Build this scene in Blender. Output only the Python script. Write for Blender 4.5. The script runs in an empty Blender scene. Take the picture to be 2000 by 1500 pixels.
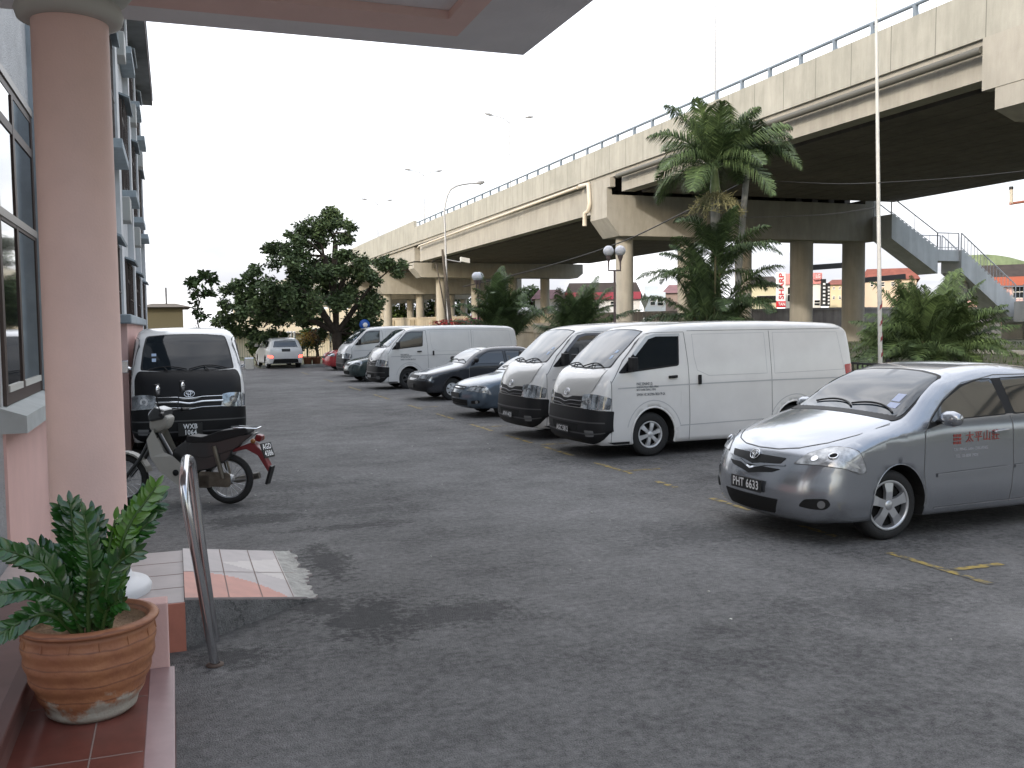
import bpy, bmesh, math, random
import numpy as np
from mathutils import Vector, Matrix
from mathutils.geometry import delaunay_2d_cdt
random.seed(7)
SC = bpy.context.scene
COL = SC.collection
R_ = math.radians
PI = math.pi
# ------------------------------------------------------------------ camera
F_PX, YAW, PITCH, ROLL, CAM_H = 1850., R_(19.6), R_(3.55), .012, 1.95
fw = Vector((math.sin(YAW)*math.cos(PITCH), math.cos(YAW)*math.cos(PITCH), -math.sin(PITCH)))
r0 = Vector((math.cos(YAW), -math.sin(YAW), 0)); u0 = r0.cross(fw)
rt = r0*math.cos(ROLL)-u0*math.sin(ROLL); up = u0*math.cos(ROLL)+r0*math.sin(ROLL)
cd = bpy.data.cameras.new('camera'); cam = bpy.data.objects.new('camera', cd); COL.objects.link(cam)
m = Matrix((rt, up, -fw)).transposed().to_4x4(); m.translation = Vector((0, 0, CAM_H)); cam.matrix_world = m
cd.sensor_width = 36; cd.lens = F_PX/2000*36; cd.clip_start = .05; cd.clip_end = 6000
SC.camera = cam
def at(px, py, Y):
    """point of the world plane y=Y that lies on the sight line of a photo pixel"""
    d = fw+rt*((px-1000)/F_PX)-up*((py-750)/F_PX)
    return Vector((0, 0, CAM_H))+d*(Y/d.y)
# ------------------------------------------------------------------ world, sun, exposure
SUN_EL, SUN_AZ = R_(21), R_(232)      # azimuth measured from +Y clockwise
W = bpy.data.worlds.new('World'); SC.world = W; W.use_nodes = True
nt = W.node_tree; N = nt.nodes; L = nt.links
for n in list(N): N.remove(n)
out = N.new('ShaderNodeOutputWorld'); bg = N.new('ShaderNodeBackground'); sky = N.new('ShaderNodeTexSky')
sky.sky_type = 'NISHITA'; sky.sun_disc = False; sky.sun_elevation = SUN_EL; sky.sun_rotation = SUN_AZ
sky.air_density = 1.2; sky.dust_density = 2.5
tc = N.new('ShaderNodeTexCoord'); mp = N.new('ShaderNodeMapping'); mp.inputs['Scale'].default_value = (1.4, 1.4, 4.5)
nz = N.new('ShaderNodeTexNoise'); nz.inputs['Scale'].default_value = 2.6; nz.inputs['Detail'].default_value = 9; nz.inputs['Roughness'].default_value = .6
cr = N.new('ShaderNodeValToRGB'); cr.color_ramp.elements[0].position = .38; cr.color_ramp.elements[1].position = .62
cr.color_ramp.elements[0].color = (.6, .6, .6, 1); cr.color_ramp.elements[1].color = (.9, .9, .9, 1)
n2 = N.new('ShaderNodeTexNoise'); n2.inputs['Scale'].default_value = 4.5; n2.inputs['Detail'].default_value = 8
c2 = N.new('ShaderNodeValToRGB'); c2.color_ramp.elements[0].position = .4; c2.color_ramp.elements[1].position = .62
c2.color_ramp.elements[0].color = (6.6, 6.7, 7.1, 1); c2.color_ramp.elements[1].color = (9.6, 9.5, 9.6, 1)
mx = N.new('ShaderNodeMix'); mx.data_type = 'RGBA'
L.new(tc.outputs['Generated'], mp.inputs['Vector']); L.new(mp.outputs[0], nz.inputs['Vector']); L.new(mp.outputs[0], n2.inputs['Vector'])
L.new(nz.outputs[0], cr.inputs[0]); L.new(n2.outputs[0], c2.inputs[0])
sx_ = N.new('ShaderNodeSeparateXYZ'); L.new(tc.outputs['Generated'], sx_.inputs[0])     # cloud bank over the flyover, clearer sky behind the porch
mr = N.new('ShaderNodeMapRange'); mr.inputs[1].default_value = -.75; mr.inputs[2].default_value = .35; mr.inputs[3].default_value = .12; mr.inputs[4].default_value = 1.; L.new(sx_.outputs[1], mr.inputs[0])
mu = N.new('ShaderNodeMath'); mu.operation = 'MULTIPLY'; L.new(cr.outputs[0], mu.inputs[0]); L.new(mr.outputs[0], mu.inputs[1])
L.new(mu.outputs[0], mx.inputs[0]); L.new(sky.outputs[0], mx.inputs[6]); L.new(c2.outputs[0], mx.inputs[7])
lo = N.new('ShaderNodeMapRange'); lo.inputs[1].default_value = .02; lo.inputs[2].default_value = .30; lo.inputs[3].default_value = 1.; lo.inputs[4].default_value = 0.; L.new(sx_.outputs[2], lo.inputs[0])   # grey cloud base low over the horizon
n3 = N.new('ShaderNodeTexNoise'); n3.inputs['Scale'].default_value = 3.2; n3.inputs['Detail'].default_value = 9; L.new(mp.outputs[0], n3.inputs['Vector'])
c3_ = N.new('ShaderNodeValToRGB'); c3_.color_ramp.elements[0].position = .40; c3_.color_ramp.elements[1].position = .56; L.new(n3.outputs[0], c3_.inputs[0])
m3 = N.new('ShaderNodeMath'); m3.operation = 'MULTIPLY'; L.new(lo.outputs[0], m3.inputs[0]); L.new(c3_.outputs[0], m3.inputs[1])
x3 = N.new('ShaderNodeMix'); x3.data_type = 'RGBA'; L.new(m3.outputs[0], x3.inputs[0]); L.new(mx.outputs[2], x3.inputs[6]); x3.inputs[7].default_value = (2.45, 2.5, 2.72, 1)
L.new(x3.outputs[2], bg.inputs['Color']); bg.inputs['Strength'].default_value = .12
L.new(bg.outputs[0], out.inputs[0])
sl = bpy.data.lights.new('sun', 'SUN'); sl.energy = .9; sl.angle = R_(1.5); sl.color = (1, .91, .79)
so = bpy.data.objects.new('sun', sl); COL.objects.link(so)
sd = Vector((math.sin(SUN_AZ)*math.cos(SUN_EL), math.cos(SUN_AZ)*math.cos(SUN_EL), math.sin(SUN_EL)))
so.rotation_euler = sd.to_track_quat('Z', 'Y').to_euler()
so.location = (-30, -30, 40)
SC.render.engine = 'CYCLES'
SC.view_settings.view_transform = 'Standard'; SC.view_settings.look = 'None'
SC.view_settings.exposure = 1.38; SC.view_settings.gamma = 1
# ------------------------------------------------------------------ materials
MATS = {}
def M(name, col, rough=.6, metal=0., nz=0., ns=6., bump=0., bs=40., coat=0., emit=0., spec=.5, col2=None, tr=None):
    if name in MATS: return MATS[name]
    m = bpy.data.materials.new(name); m.use_nodes = True; t = m.node_tree; b = t.nodes['Principled BSDF']
    c = (*col, 1)
    b.inputs['Base Color'].default_value = c; b.inputs['Roughness'].default_value = rough; b.inputs['Metallic'].default_value = metal
    b.inputs['Specular IOR Level'].default_value = spec
    if coat: b.inputs['Coat Weight'].default_value = coat; b.inputs['Coat Roughness'].default_value = .06
    if emit: b.inputs['Emission Color'].default_value = c; b.inputs['Emission Strength'].default_value = emit
    if nz or bump:
        tcn = t.nodes.new('ShaderNodeTexCoord')
    if nz:
        a = t.nodes.new('ShaderNodeTexNoise'); a.inputs['Scale'].default_value = ns; a.inputs['Detail'].default_value = 8; a.inputs['Roughness'].default_value = .62
        t.links.new(tcn.outputs['Object'], a.inputs['Vector'])
        r = t.nodes.new('ShaderNodeValToRGB'); r.color_ramp.elements[0].position = .33; r.color_ramp.elements[1].position = .68
        d = col2 if col2 else tuple(x*(1-nz) for x in col)
        r.color_ramp.elements[0].color = (*d, 1); r.color_ramp.elements[1].color = (*[min(1, x*(1+nz*.35)) for x in col], 1)
        t.links.new(a.outputs[0], r.inputs[0]); t.links.new(r.outputs[0], b.inputs['Base Color'])
    if bump:
        a = t.nodes.new('ShaderNodeTexNoise'); a.inputs['Scale'].default_value = bs; a.inputs['Detail'].default_value = 5
        t.links.new(tcn.outputs['Object'], a.inputs['Vector'])
        u = t.nodes.new('ShaderNodeBump'); u.inputs['Strength'].default_value = bump; u.inputs['Distance'].default_value = .02
        t.links.new(a.outputs[0], u.inputs['Height']); t.links.new(u.outputs[0], b.inputs['Normal'])
    MATS[name] = m
    return m
def streaky(name, col, dark, rough=.85, sx=1.2, sz=.12, joint=None, low=.42, high=.66):
    """weathered concrete: vertical rain streaks, blotches and optional formwork joints every `joint` metres along y"""
    m = M(name, col, rough, bump=.25, bs=30); t = m.node_tree; b = t.nodes['Principled BSDF']
    tcn = t.nodes.new('ShaderNodeTexCoord')
    def noise(scale, det, vec):
        a = t.nodes.new('ShaderNodeTexNoise'); a.inputs['Scale'].default_value = scale; a.inputs['Detail'].default_value = det; a.inputs['Roughness'].default_value = .65
        t.links.new(vec, a.inputs['Vector']); return a.outputs[0]
    mpn = t.nodes.new('ShaderNodeMapping'); mpn.inputs['Scale'].default_value = (sx, sx, sz); t.links.new(tcn.outputs['Object'], mpn.inputs['Vector'])
    s = noise(2.2, 7, mpn.outputs[0]); g = noise(.45, 9, tcn.outputs['Object'])
    mth = t.nodes.new('ShaderNodeMath'); mth.operation = 'ADD'; t.links.new(s, mth.inputs[0]); t.links.new(g, mth.inputs[1])
    hf = t.nodes.new('ShaderNodeMath'); hf.operation = 'MULTIPLY'; hf.inputs[1].default_value = .5; t.links.new(mth.outputs[0], hf.inputs[0])
    r = t.nodes.new('ShaderNodeValToRGB'); r.color_ramp.elements[0].position = low; r.color_ramp.elements[1].position = high
    r.color_ramp.elements[0].color = (*dark, 1); r.color_ramp.elements[1].color = (*col, 1); t.links.new(hf.outputs[0], r.inputs[0])
    res = r.outputs[0]
    if joint:
        sp = t.nodes.new('ShaderNodeSeparateXYZ'); t.links.new(tcn.outputs['Object'], sp.inputs[0])
        dv = t.nodes.new('ShaderNodeMath'); dv.operation = 'DIVIDE'; dv.inputs[1].default_value = joint; t.links.new(sp.outputs[1], dv.inputs[0])
        fr = t.nodes.new('ShaderNodeMath'); fr.operation = 'FRACT'; t.links.new(dv.outputs[0], fr.inputs[0])
        lt = t.nodes.new('ShaderNodeMath'); lt.operation = 'LESS_THAN'; lt.inputs[1].default_value = .035/joint; t.links.new(fr.outputs[0], lt.inputs[0])
        q = t.nodes.new('ShaderNodeMix'); q.data_type = 'RGBA'; t.links.new(lt.outputs[0], q.inputs[0]); t.links.new(res, q.inputs[6])
        q.inputs[7].default_value = (*[x*.55 for x in dark], 1); res = q.outputs[2]
    t.links.new(res, b.inputs['Base Color'])
    return m
# ------------------------------------------------------------------ mesh helpers
class MB:
    def __init__(s): s.v = []; s.f = []; s.m = []; s.sm = []
    def add(s, vs, fs, mi=0, smooth=False):
        o = len(s.v); s.v += [tuple(v) for v in vs]
        s.f += [tuple(i+o for i in f) for f in fs]; s.m += [mi]*len(fs); s.sm += [smooth]*len(fs); return s
    def box(s, x0, x1, y0, y1, z0, z1, mi=0):
        v = [(x, y, z) for z in (z0, z1) for y in (y0, y1) for x in (x0, x1)]
        return s.add(v, [(0, 2, 3, 1), (4, 5, 7, 6), (0, 1, 5, 4), (2, 6, 7, 3), (0, 4, 6, 2), (1, 3, 7, 5)], mi)
    def obox(s, c, ax, ay, az, mi=0):
        c, ax, ay, az = map(Vector, (c, ax, ay, az))
        v = [c+ax*i+ay*j+az*k for k in (-1, 1) for j in (-1, 1) for i in (-1, 1)]
        return s.add(v, [(0, 2, 3, 1), (4, 5, 7, 6), (0, 1, 5, 4), (2, 6, 7, 3), (0, 4, 6, 2), (1, 3, 7, 5)], mi)
    def bar(s, a, b, w, h, mi=0):
        a, b = Vector(a), Vector(b); d = b-a; l = d.length
        if l < 1e-6: return s
        d.normalize(); u = Vector((0, 0, 1)) if abs(d.z) < .95 else Vector((1, 0, 0)); sx = d.cross(u).normalized(); sz = sx.cross(d)
        return s.obox((a+b)/2, d*l/2, sx*w/2, sz*h/2, mi)
    def tube(s, pts, rad, n=8, mi=0, cap=True, smooth=True):
        pts = [Vector(p) for p in pts]; k = len(pts); rad = rad if isinstance(rad, (list, tuple)) else [rad]*k
        vs = []; fs = []; prev = None
        for i, p in enumerate(pts):
            d = (pts[min(i+1, k-1)]-pts[max(i-1, 0)]).normalized()
            if prev is None:
                u = Vector((0, 0, 1)) if abs(d.z) < .9 else Vector((1, 0, 0)); prev = d.cross(u).normalized()
            sx = (prev-d*prev.dot(d)).normalized(); sy = d.cross(sx); prev = sx
            for j in range(n):
                a = 2*PI*j/n; vs.append(p+(sx*math.cos(a)+sy*math.sin(a))*rad[i])
        for i in range(k-1):
            for j in range(n): fs.append((i*n+j, i*n+(j+1) % n, (i+1)*n+(j+1) % n, (i+1)*n+j))
        s.add(vs, fs, mi, smooth)
        if cap: s.add(vs[:n], [tuple(range(n))[::-1]], mi); s.add(vs[-n:], [tuple(range(n))], mi)
        return s
    def lathe(s, prof, n=24, c=(0, 0, 0), axis='z', mi=0, smooth=True):
        vs = []; fs = []; k = len(prof)
        for r, h in prof:
            for j in range(n):
                a = 2*PI*j/n; x, y = r*math.cos(a), r*math.sin(a)
                p = (x, y, h) if axis == 'z' else ((x, h, y) if axis == 'y' else (h, x, y))
                vs.append((p[0]+c[0], p[1]+c[1], p[2]+c[2]))
        for i in range(k-1):
            for j in range(n):
                q = (i*n+j, i*n+(j+1) % n, (i+1)*n+(j+1) % n, (i+1)*n+j); fs.append(q if axis != 'y' else q[::-1])
        return s.add(vs, fs, mi, smooth)
    def ball(s, c, r, n=16, mi=0):
        return s.lathe([(max(1e-4, r*math.sin(PI*i/10)), -r*math.cos(PI*i/10)) for i in range(11)], n, c, 'z', mi)
    def quad(s, a, b, c, d, mi=0): return s.add([a, b, c, d], [(0, 1, 2, 3)], mi)
    def extr(s, poly, f0, f1, mi=0):
        """prism between polygon images f0(p), f1(p)"""
        n = len(poly); vs = [f0(p) for p in poly]+[f1(p) for p in poly]
        fs = [tuple(range(n))[::-1], tuple(range(n, 2*n))]+[(i, (i+1) % n, n+(i+1) % n, n+i) for i in range(n)]
        return s.add(vs, fs, mi)
    def build(s, name, mats, parent=None, merge=False, bevel=0, recalc=True):
        me = bpy.data.meshes.new(name); me.from_pydata(s.v, [], s.f)
        for m_ in (mats if isinstance(mats, (list, tuple)) else [mats]): me.materials.append(m_)
        for p, mi, sm in zip(me.polygons, s.m, s.sm): p.material_index = mi; p.use_smooth = sm
        if merge or recalc:
            b = bmesh.new(); b.from_mesh(me)
            if merge: bmesh.ops.remove_doubles(b, verts=b.verts, dist=1e-4)
            if recalc and len(b.faces) < 60000: bmesh.ops.recalc_face_normals(b, faces=b.faces)
            b.to_mesh(me); b.free()
        o = bpy.data.objects.new(name, me); COL.objects.link(o)
        if parent is not None: o.parent = parent
        if bevel:
            md = o.modifiers.new('bevel', 'BEVEL'); md.width = bevel; md.segments = 2; md.limit_method = 'ANGLE'
        return o
def tag(o, label=None, cat=None, group=None, kind=None):
    if label: o['label'] = label
    if cat: o['category'] = cat
    if group: o['group'] = group
    if kind: o['kind'] = kind
    return o
def empty(name, loc=(0, 0, 0), rz=0, label=None, cat=None, group=None):
    o = bpy.data.objects.new(name, None); COL.objects.link(o); o.location = loc; o.rotation_euler = (0, 0, rz); o.empty_display_size = .2
    return tag(o, label, cat, group)
def copy_tree(o, parent=None):
    c = o.copy(); COL.objects.link(c); c.parent = parent
    for ch in list(o.children): copy_tree(ch, c)
    return c
def struct(o): o['kind'] = 'structure'; return o
def text_mesh(s, size, bold=False, spacing=1., align='CENTER', res=3):
    cu = bpy.data.curves.new('lettering', 'FONT'); cu.body = s; cu.size = size; cu.align_x = align; cu.align_y = 'CENTER'; cu.resolution_u = res
    cu.space_character = spacing; cu.space_line = .95
    if bold: cu.offset = size*.022
    o = bpy.data.objects.new('lettering', cu); COL.objects.link(o)
    bpy.context.view_layer.update(); dg = bpy.context.evaluated_depsgraph_get()
    me = bpy.data.meshes.new_from_object(o.evaluated_get(dg)); vs = [tuple(v.co) for v in me.vertices]; fs = [tuple(p.vertices) for p in me.polygons]
    bpy.data.objects.remove(o); bpy.data.curves.remove(cu); bpy.data.meshes.remove(me)
    return vs, fs
def text_obj(name, s, size, mat, parent, fn, bold=False, spacing=1., align='CENTER', sx=1.):
    vs, fs = text_mesh(s, size, bold, spacing, align)
    mb = MB(); mb.add([fn(v[0]*sx, v[1]) for v in vs], fs); return mb.build(name, mat, parent, recalc=False)
def catmull(pts, step=.04, closed=False):
    P = [Vector(p) for p in pts]; outp = []
    n = len(P)
    for i in range(n-1 if not closed else n):
        p1, p2 = P[i], P[(i+1) % n]
        p0 = P[(i-1) % n] if closed or i > 0 else p1*2-p2
        p3 = P[(i+2) % n] if closed or i+2 < n else p2*2-p1
        d = (p2-p1).length; k = max(1, int(round(d/step)))
        # centripetal tangents
        d0 = max((p1-p0).length, 1e-4)**.5; d1 = max(d, 1e-4)**.5; d2 = max((p3-p2).length, 1e-4)**.5
        t1 = ((p1-p0)/d0-(p2-p0)/(d0+d1)+(p2-p1)/d1)*d1; t2 = ((p2-p1)/d1-(p3-p1)/(d1+d2)+(p3-p2)/d2)*d1
        for j in range(k):
            t = j/k; h = t*t*(3-2*t)
            outp.append(p1*(2*t**3-3*t*t+1)+t1*(t**3-2*t*t+t)+p2*(-2*t**3+3*t*t)+t2*(t**3-t*t))
    if not closed: outp.append(P[-1])
    return outp
def rpoly(pts, r=.04, k=4):
    """polygon with rounded corners"""
    n = len(pts); o = []
    for i in range(n):
        p, a, b = Vector(pts[i]), Vector(pts[i-1]), Vector(pts[(i+1) % n])
        da, db = a-p, b-p; q = min(r, da.length*.45, db.length*.45); s, e = p+da.normalized()*q, p+db.normalized()*q
        for j in range(k+1):
            t = j/k; o.append(tuple(s*(1-t)**2+p*2*t*(1-t)+e*t*t))
    return o
def inside(p, poly):
    x, y = p; c = False; n = len(poly); j = n-1
    for i in range(n):
        xi, yi = poly[i]; xj, yj = poly[j]
        if (yi > y) != (yj > y) and x < (xj-xi)*(y-yi)/(yj-yi)+xi: c = not c
        j = i
    return c
def dens(poly, step):
    o = []; n = len(poly)
    for i in range(n):
        a, b = Vector(poly[i]), Vector(poly[(i+1) % n]); k = max(1, int(math.ceil((b-a).length/step)))
        for j in range(k): o.append(tuple(a+(b-a)*j/k))
    return o
def cdt(poly, extra=(), step=.06):
    """triangulate polygon with grid points inside -> (pts, tris, n boundary)"""
    xs = [p[0] for p in poly]; ys = [p[1] for p in poly]; pts = [Vector(p) for p in poly]; arr = np.array(poly)
    cand = list(extra)
    nx = int((max(xs)-min(xs))/step); ny = int((max(ys)-min(ys))/step)
    for i in range(1, nx+1):
        for j in range(1, ny+1): cand.append((min(xs)+(i-.02)*step, min(ys)+(j-.03)*step))
    kept = []
    for c in cand:
        if inside(c, poly) and ((arr-np.array(c))**2).sum(1).min() > (step*.3)**2: kept.append(Vector(c))
    n = len(poly)
    v, e, f, _, _, _ = delaunay_2d_cdt(pts+kept, [], [list(range(n))], 1, 1e-6)
    return [tuple(q) for q in v], [tuple(q) for q in f]
# ------------------------------------------------------------------ vehicle shell
class Shell:
    """body of a vehicle: front at x=0, rear at x=L, left/right = -y/+y"""
    def __init__(s, prof, sill, arches, wb, rad, warp=lambda x, y, z: (x, y, z), step=.06):
        s.P = np.array([tuple(p) for p in catmull(prof, step)]); P = s.P
        T = np.gradient(P, axis=0); T /= np.linalg.norm(T, axis=1)[:, None]; s.N = np.stack([-T[:, 1], T[:, 0]], 1)  # outward
        s.sill = sill; s.arches = arches; s.wb = wb; s.rad = rad; s.warp = warp
        s.S = np.concatenate([[0], np.cumsum(np.linalg.norm(np.diff(P, axis=0), axis=1))])
        s.top = int(np.argmax(P[:, 1]))
    def dist(s, x, z):
        a = s.P[:-1]; b = s.P[1:]; ab = b-a; t = (((np.array([x, z])-a)*ab).sum(1)/(ab**2).sum(1)).clip(0, 1)
        return float(np.sqrt((((a+ab*t[:, None])-np.array([x, z]))**2).sum(1)).min())
    def w(s, x, z):
        r = s.rad(x, z); d = min(s.dist(x, z)/r, 1.); return s.wb(x, z)-r*(1-math.sqrt(max(0, 1-(1-d)**2)))
    def side(s, sg):
        return lambda x, z, off=0: s.warp(x, sg*(s.w(x, z)+off), z)
    def at_s(s, a):
        P = np.array([np.interp(a, s.S, s.P[:, 0]), np.interp(a, s.S, s.P[:, 1])]); n = np.array([np.interp(a, s.S, s.N[:, 0]), np.interp(a, s.S, s.N[:, 1])]); return P, n/np.linalg.norm(n)
    def wrap(s, a, q, off=0):
        P, n = s.at_s(a); r = s.rad(*P); wb = s.wb(*P); fl = wb-r; aq = abs(q); sg = 1 if q >= 0 else -1
        if aq <= fl: p = P+n*off; y = aq
        else:
            th = (aq-fl)/r
            if th < PI/2: p = P-n*r+n*math.cos(th)*(r+off); y = fl+math.sin(th)*(r+off)
            else:
                p = P-n*(r+(aq-fl-r*PI/2)); y = s.wb(*p)+off
        return s.warp(p[0], sg*y, p[1])
    def sz(s, z): return float(np.interp(z, s.P[:s.top+1, 1], s.S[:s.top+1]))
    def front(s, q, z, off=0): return s.wrap(s.sz(z), q, off)
    def szr(s, z): return float(np.interp(z, s.P[s.top:, 1][::-1], s.S[s.top:][::-1]))
    def rear(s, q, z, off=0): return s.wrap(s.szr(z), q, off)
    def body(s, name, mats, parent):
        mb = MB(); P = s.P; n = len(P); K = 12; vs = []
        for i in range(n):
            fl = s.wb(*P[i])-s.rad(*P[i])
            for k in range(K+1): vs.append(s.warp(P[i][0], -fl+2*fl*k/K, P[i][1]))
        mb.add(vs, [(i*(K+1)+k, i*(K+1)+k+1, (i+1)*(K+1)+k+1, (i+1)*(K+1)+k) for i in range(n-1) for k in range(K)], 0, True)
        # side polygon: profile + sill with arches
        low = []; x = P[-1][0]; arcs = sorted(s.arches, key=lambda a: -a[0]); mark = []
        low.append((P[-1][0]-.04, s.sill)); mark.append(0)
        for cx, cz, r in arcs:
            a0 = math.asin((s.sill-cz)/r)
            xr = cx+r*math.cos(a0); xl0 = low[-1][0]; k = max(1, int((xl0-xr)/.12))
            for j in range(1, k): low.append((xl0+(xr-xl0)*j/k, s.sill)); mark.append(0)
            for j in range(17):
                a = a0+(PI-2*a0)*j/16; low.append((cx+r*math.cos(a), cz+r*math.sin(a))); mark.append(1 if j < 16 else 0)
        xl0 = low[-1][0]; xe = P[0][0]+.04; k = max(1, int((xl0-xe)/.12))
        for j in range(1, k+1): low.append((xl0+(xe-xl0)*j/k, s.sill)); mark.append(0)
        poly = [tuple(p) for p in P]+low
        extra = []
        for th in (12, 26, 40, 54, 68, 82):
            c = 1-math.cos(R_(th))
            for i in range(0, n):
                r = s.rad(*P[i]); q = P[i]-s.N[i]*r*c
                if s.dist(*q) > .93*r*c: extra.append(tuple(q))
        v, f = cdt(poly, extra, .075)
        for sg in (-1, 1):
            fn = s.side(sg); mb.add([fn(*p) for p in v], [q if sg < 0 else q[::-1] for q in f], 0, True)
        lo = [tuple(P[-1])]+low+[tuple(P[0])]; mk = [0]+mark+[0]
        for i in range(len(lo)-1):
            a, b = lo[i], lo[i+1]
            mb.add([s.side(-1)(*a), s.side(-1)(*b), s.side(1)(*b), s.side(1)(*a)], [(0, 1, 2, 3)], 1)
        bm = mb.build(name, mats, parent, merge=True); return bm
def panel(fn, poly, mat, parent, name, off=.004, th=.012, step=.06, skirt=True, rnd=0, smooth=True):
    poly = rpoly(poly, rnd) if rnd else poly
    a = sum(poly[i-1][0]*poly[i][1]-poly[i][0]*poly[i-1][1] for i in range(len(poly)))
    if a < 0: poly = poly[::-1]
    poly = dens(poly, step); v, f = cdt(poly, (), step); mb = MB()
    mb.add([fn(*p, off) for p in v], f, 0, smooth)
    if skirt:
        n = len(poly); mb.add([fn(*p, off) for p in poly]+[fn(*p, off-th) for p in poly], [(i, n+i, n+(i+1) % n, (i+1) % n) for i in range(n)], 0)
    return mb.build(name, mat, parent)
def ribbon(fn, line, w, mat, parent, name, off=.0015, step=.06):
    """thin strip along a polyline"""
    pts = []
    for i in range(len(line)-1):
        a, b = Vector(line[i]), Vector(line[i+1]); k = max(1, int((b-a).length/step))
        for j in range(k): pts.append(a+(b-a)*j/k)
    pts.append(Vector(line[-1])); vs = []; n = len(pts)
    for i, p in enumerate(pts):
        d = (pts[min(i+1, n-1)]-pts[max(i-1, 0)]).normalized(); q = Vector((-d.y, d.x))*w/2
        vs += [fn(*(p-q), off), fn(*(p+q), off)]
    mb = MB(); mb.add(vs, [(2*i, 2*i+1, 2*i+3, 2*i+2) for i in range(n-1)], 0, True)
    return mb.build(name, mat, parent, recalc=False)
# vehicle materials
GLASS = M('window_glass', (.012, .016, .02), .03, spec=.9, coat=1.)
WSGLASS = M('windscreen_glass', (.02, .032, .045), .02, spec=.6, coat=.25); WSDARK = M('windscreen_dark', (.012, .016, .02), .03, spec=.35)
TYRE = M('tyre_rubber', (.018, .018, .018), .8, bump=.3, bs=60)
BLACKP = M('black_plastic', (.012, .012, .013), .5, spec=.3)
SEAM = M('panel_gap', (.13, .13, .13), .8)
CHROME = M('chrome', (.75, .76, .78), .12, 1.)
ALLOY = M('wheel_silver', (.55, .56, .58), .32, .75)
DARKIN = M('dark_cavity', (.008, .008, .008), .9)
LENS = M('lamp_lens', (.42, .45, .48), .10, .7, nz=.8, ns=7, coat=1.)
RED = M('tail_lamp_red', (.35, .01, .012), .15, coat=1.)
PLATEB = M('plate_black', (.012, .012, .012), .45)
PLATEW = M('plate_white', (.85, .85, .85), .4)
def wheel(parent, x, y, r, sg, spokes=7, rr=.62, width=.19, spw=.055, cover=ALLOY):
    """wheel part (tyre) with its rim as sub-part; y = outer face"""
    R = r*rr; mb = MB()
    P = [(R, .012), (R+.015, .0), (r-.035, -.004), (r-.01, .015), (r, .04), (r, width-.04), (r-.03, width), (R, width)]
    mb.lathe([(a, -sg*b) for a, b in P], 40, (0, 0, 0), 'y')
    w_ = mb.build('wheel', TYRE, parent); w_.location = (x, y, r)
    rb = MB(); rb.lathe([(R+.004, 0.), (R-.012, sg*.004), (R-.02, -sg*.012), (R-.025, -sg*.06)], 40, (0, 0, 0), 'y')
    rb.lathe([(R, -sg*.075), (.001, -sg*.075)], 30, (0, 0, 0), 'y', 1)
    rb.lathe([(.001, sg*.008), (.03, sg*.006), (.048, -sg*.004), (.055, -sg*.03)], 20, (0, 0, 0), 'y')
    for i in range(spokes):
        a = 2*PI*i/spokes+.3; c, s_ = math.cos(a), math.sin(a); t = Vector((-s_, 0, c)); d = Vector((c, 0, s_)); Y = Vector((0, -sg, 0))
        a0 = d*.03+Y*.002; a1 = d*(R-.008)+Y*.010; w0, w1 = spw*.42, spw*.62
        mid = (a0+a1)/2-Y*.008
        vs = [a0-t*w0, a0+t*w0, mid-t*w0*1.0, mid+t*w0*1.0, a1-t*w1, a1+t*w1]; vs += [p+Y*.035 for p in vs]
        rb.add(vs, [(0, 1, 3, 2), (2, 3, 5, 4), (0, 2, 8, 6), (2, 4, 10, 8), (1, 7, 9, 3), (3, 9, 11, 5)], 0)
    rb.build('rim', [cover, DARKIN], w_)
    return w_
def emblem(fn, q, z, sc, parent, name='emblem', mat=CHROME):
    """oval badge of three interlocking rings"""
    mb = MB()
    for (cx, cz, a, b) in ((0, 0, 1., .66), (0, .17, .62, .30), (0, -.06, .26, .56)):
        pts = [fn(q+sc*(cx+a*math.cos(t)), z+sc*(cz+b*math.sin(t)), .009) for t in [2*PI*i/28 for i in range(29)]]
        mb.tube(pts, sc*.085, 6, cap=False)
    return mb.build(name, mat, parent)
def plate(parent, c, ax, w, h, lines, size, tilt=0, name='number_plate', upv=(0, 0, 1)):
    """flat plate; ax = reading direction, drawn proud of its centre c"""
    c, ax, uz = Vector(c), Vector(ax).normalized(), Vector(upv).normalized(); nn = ax.cross(uz)
    p = MB().obox(c, ax*w/2, uz*h/2, nn*.006).build(name, PLATEB, parent, bevel=.003)
    k = len(lines)
    for i, t in enumerate(lines):
        zc = ((k-1)/2-i)*h/k*.92
        text_obj('lettering', t, size, PLATEW, p, lambda a, b: c+ax*a+uz*(b+zc)+nn*.0085, bold=True, sx=.82, spacing=1.08)
    return p
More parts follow.
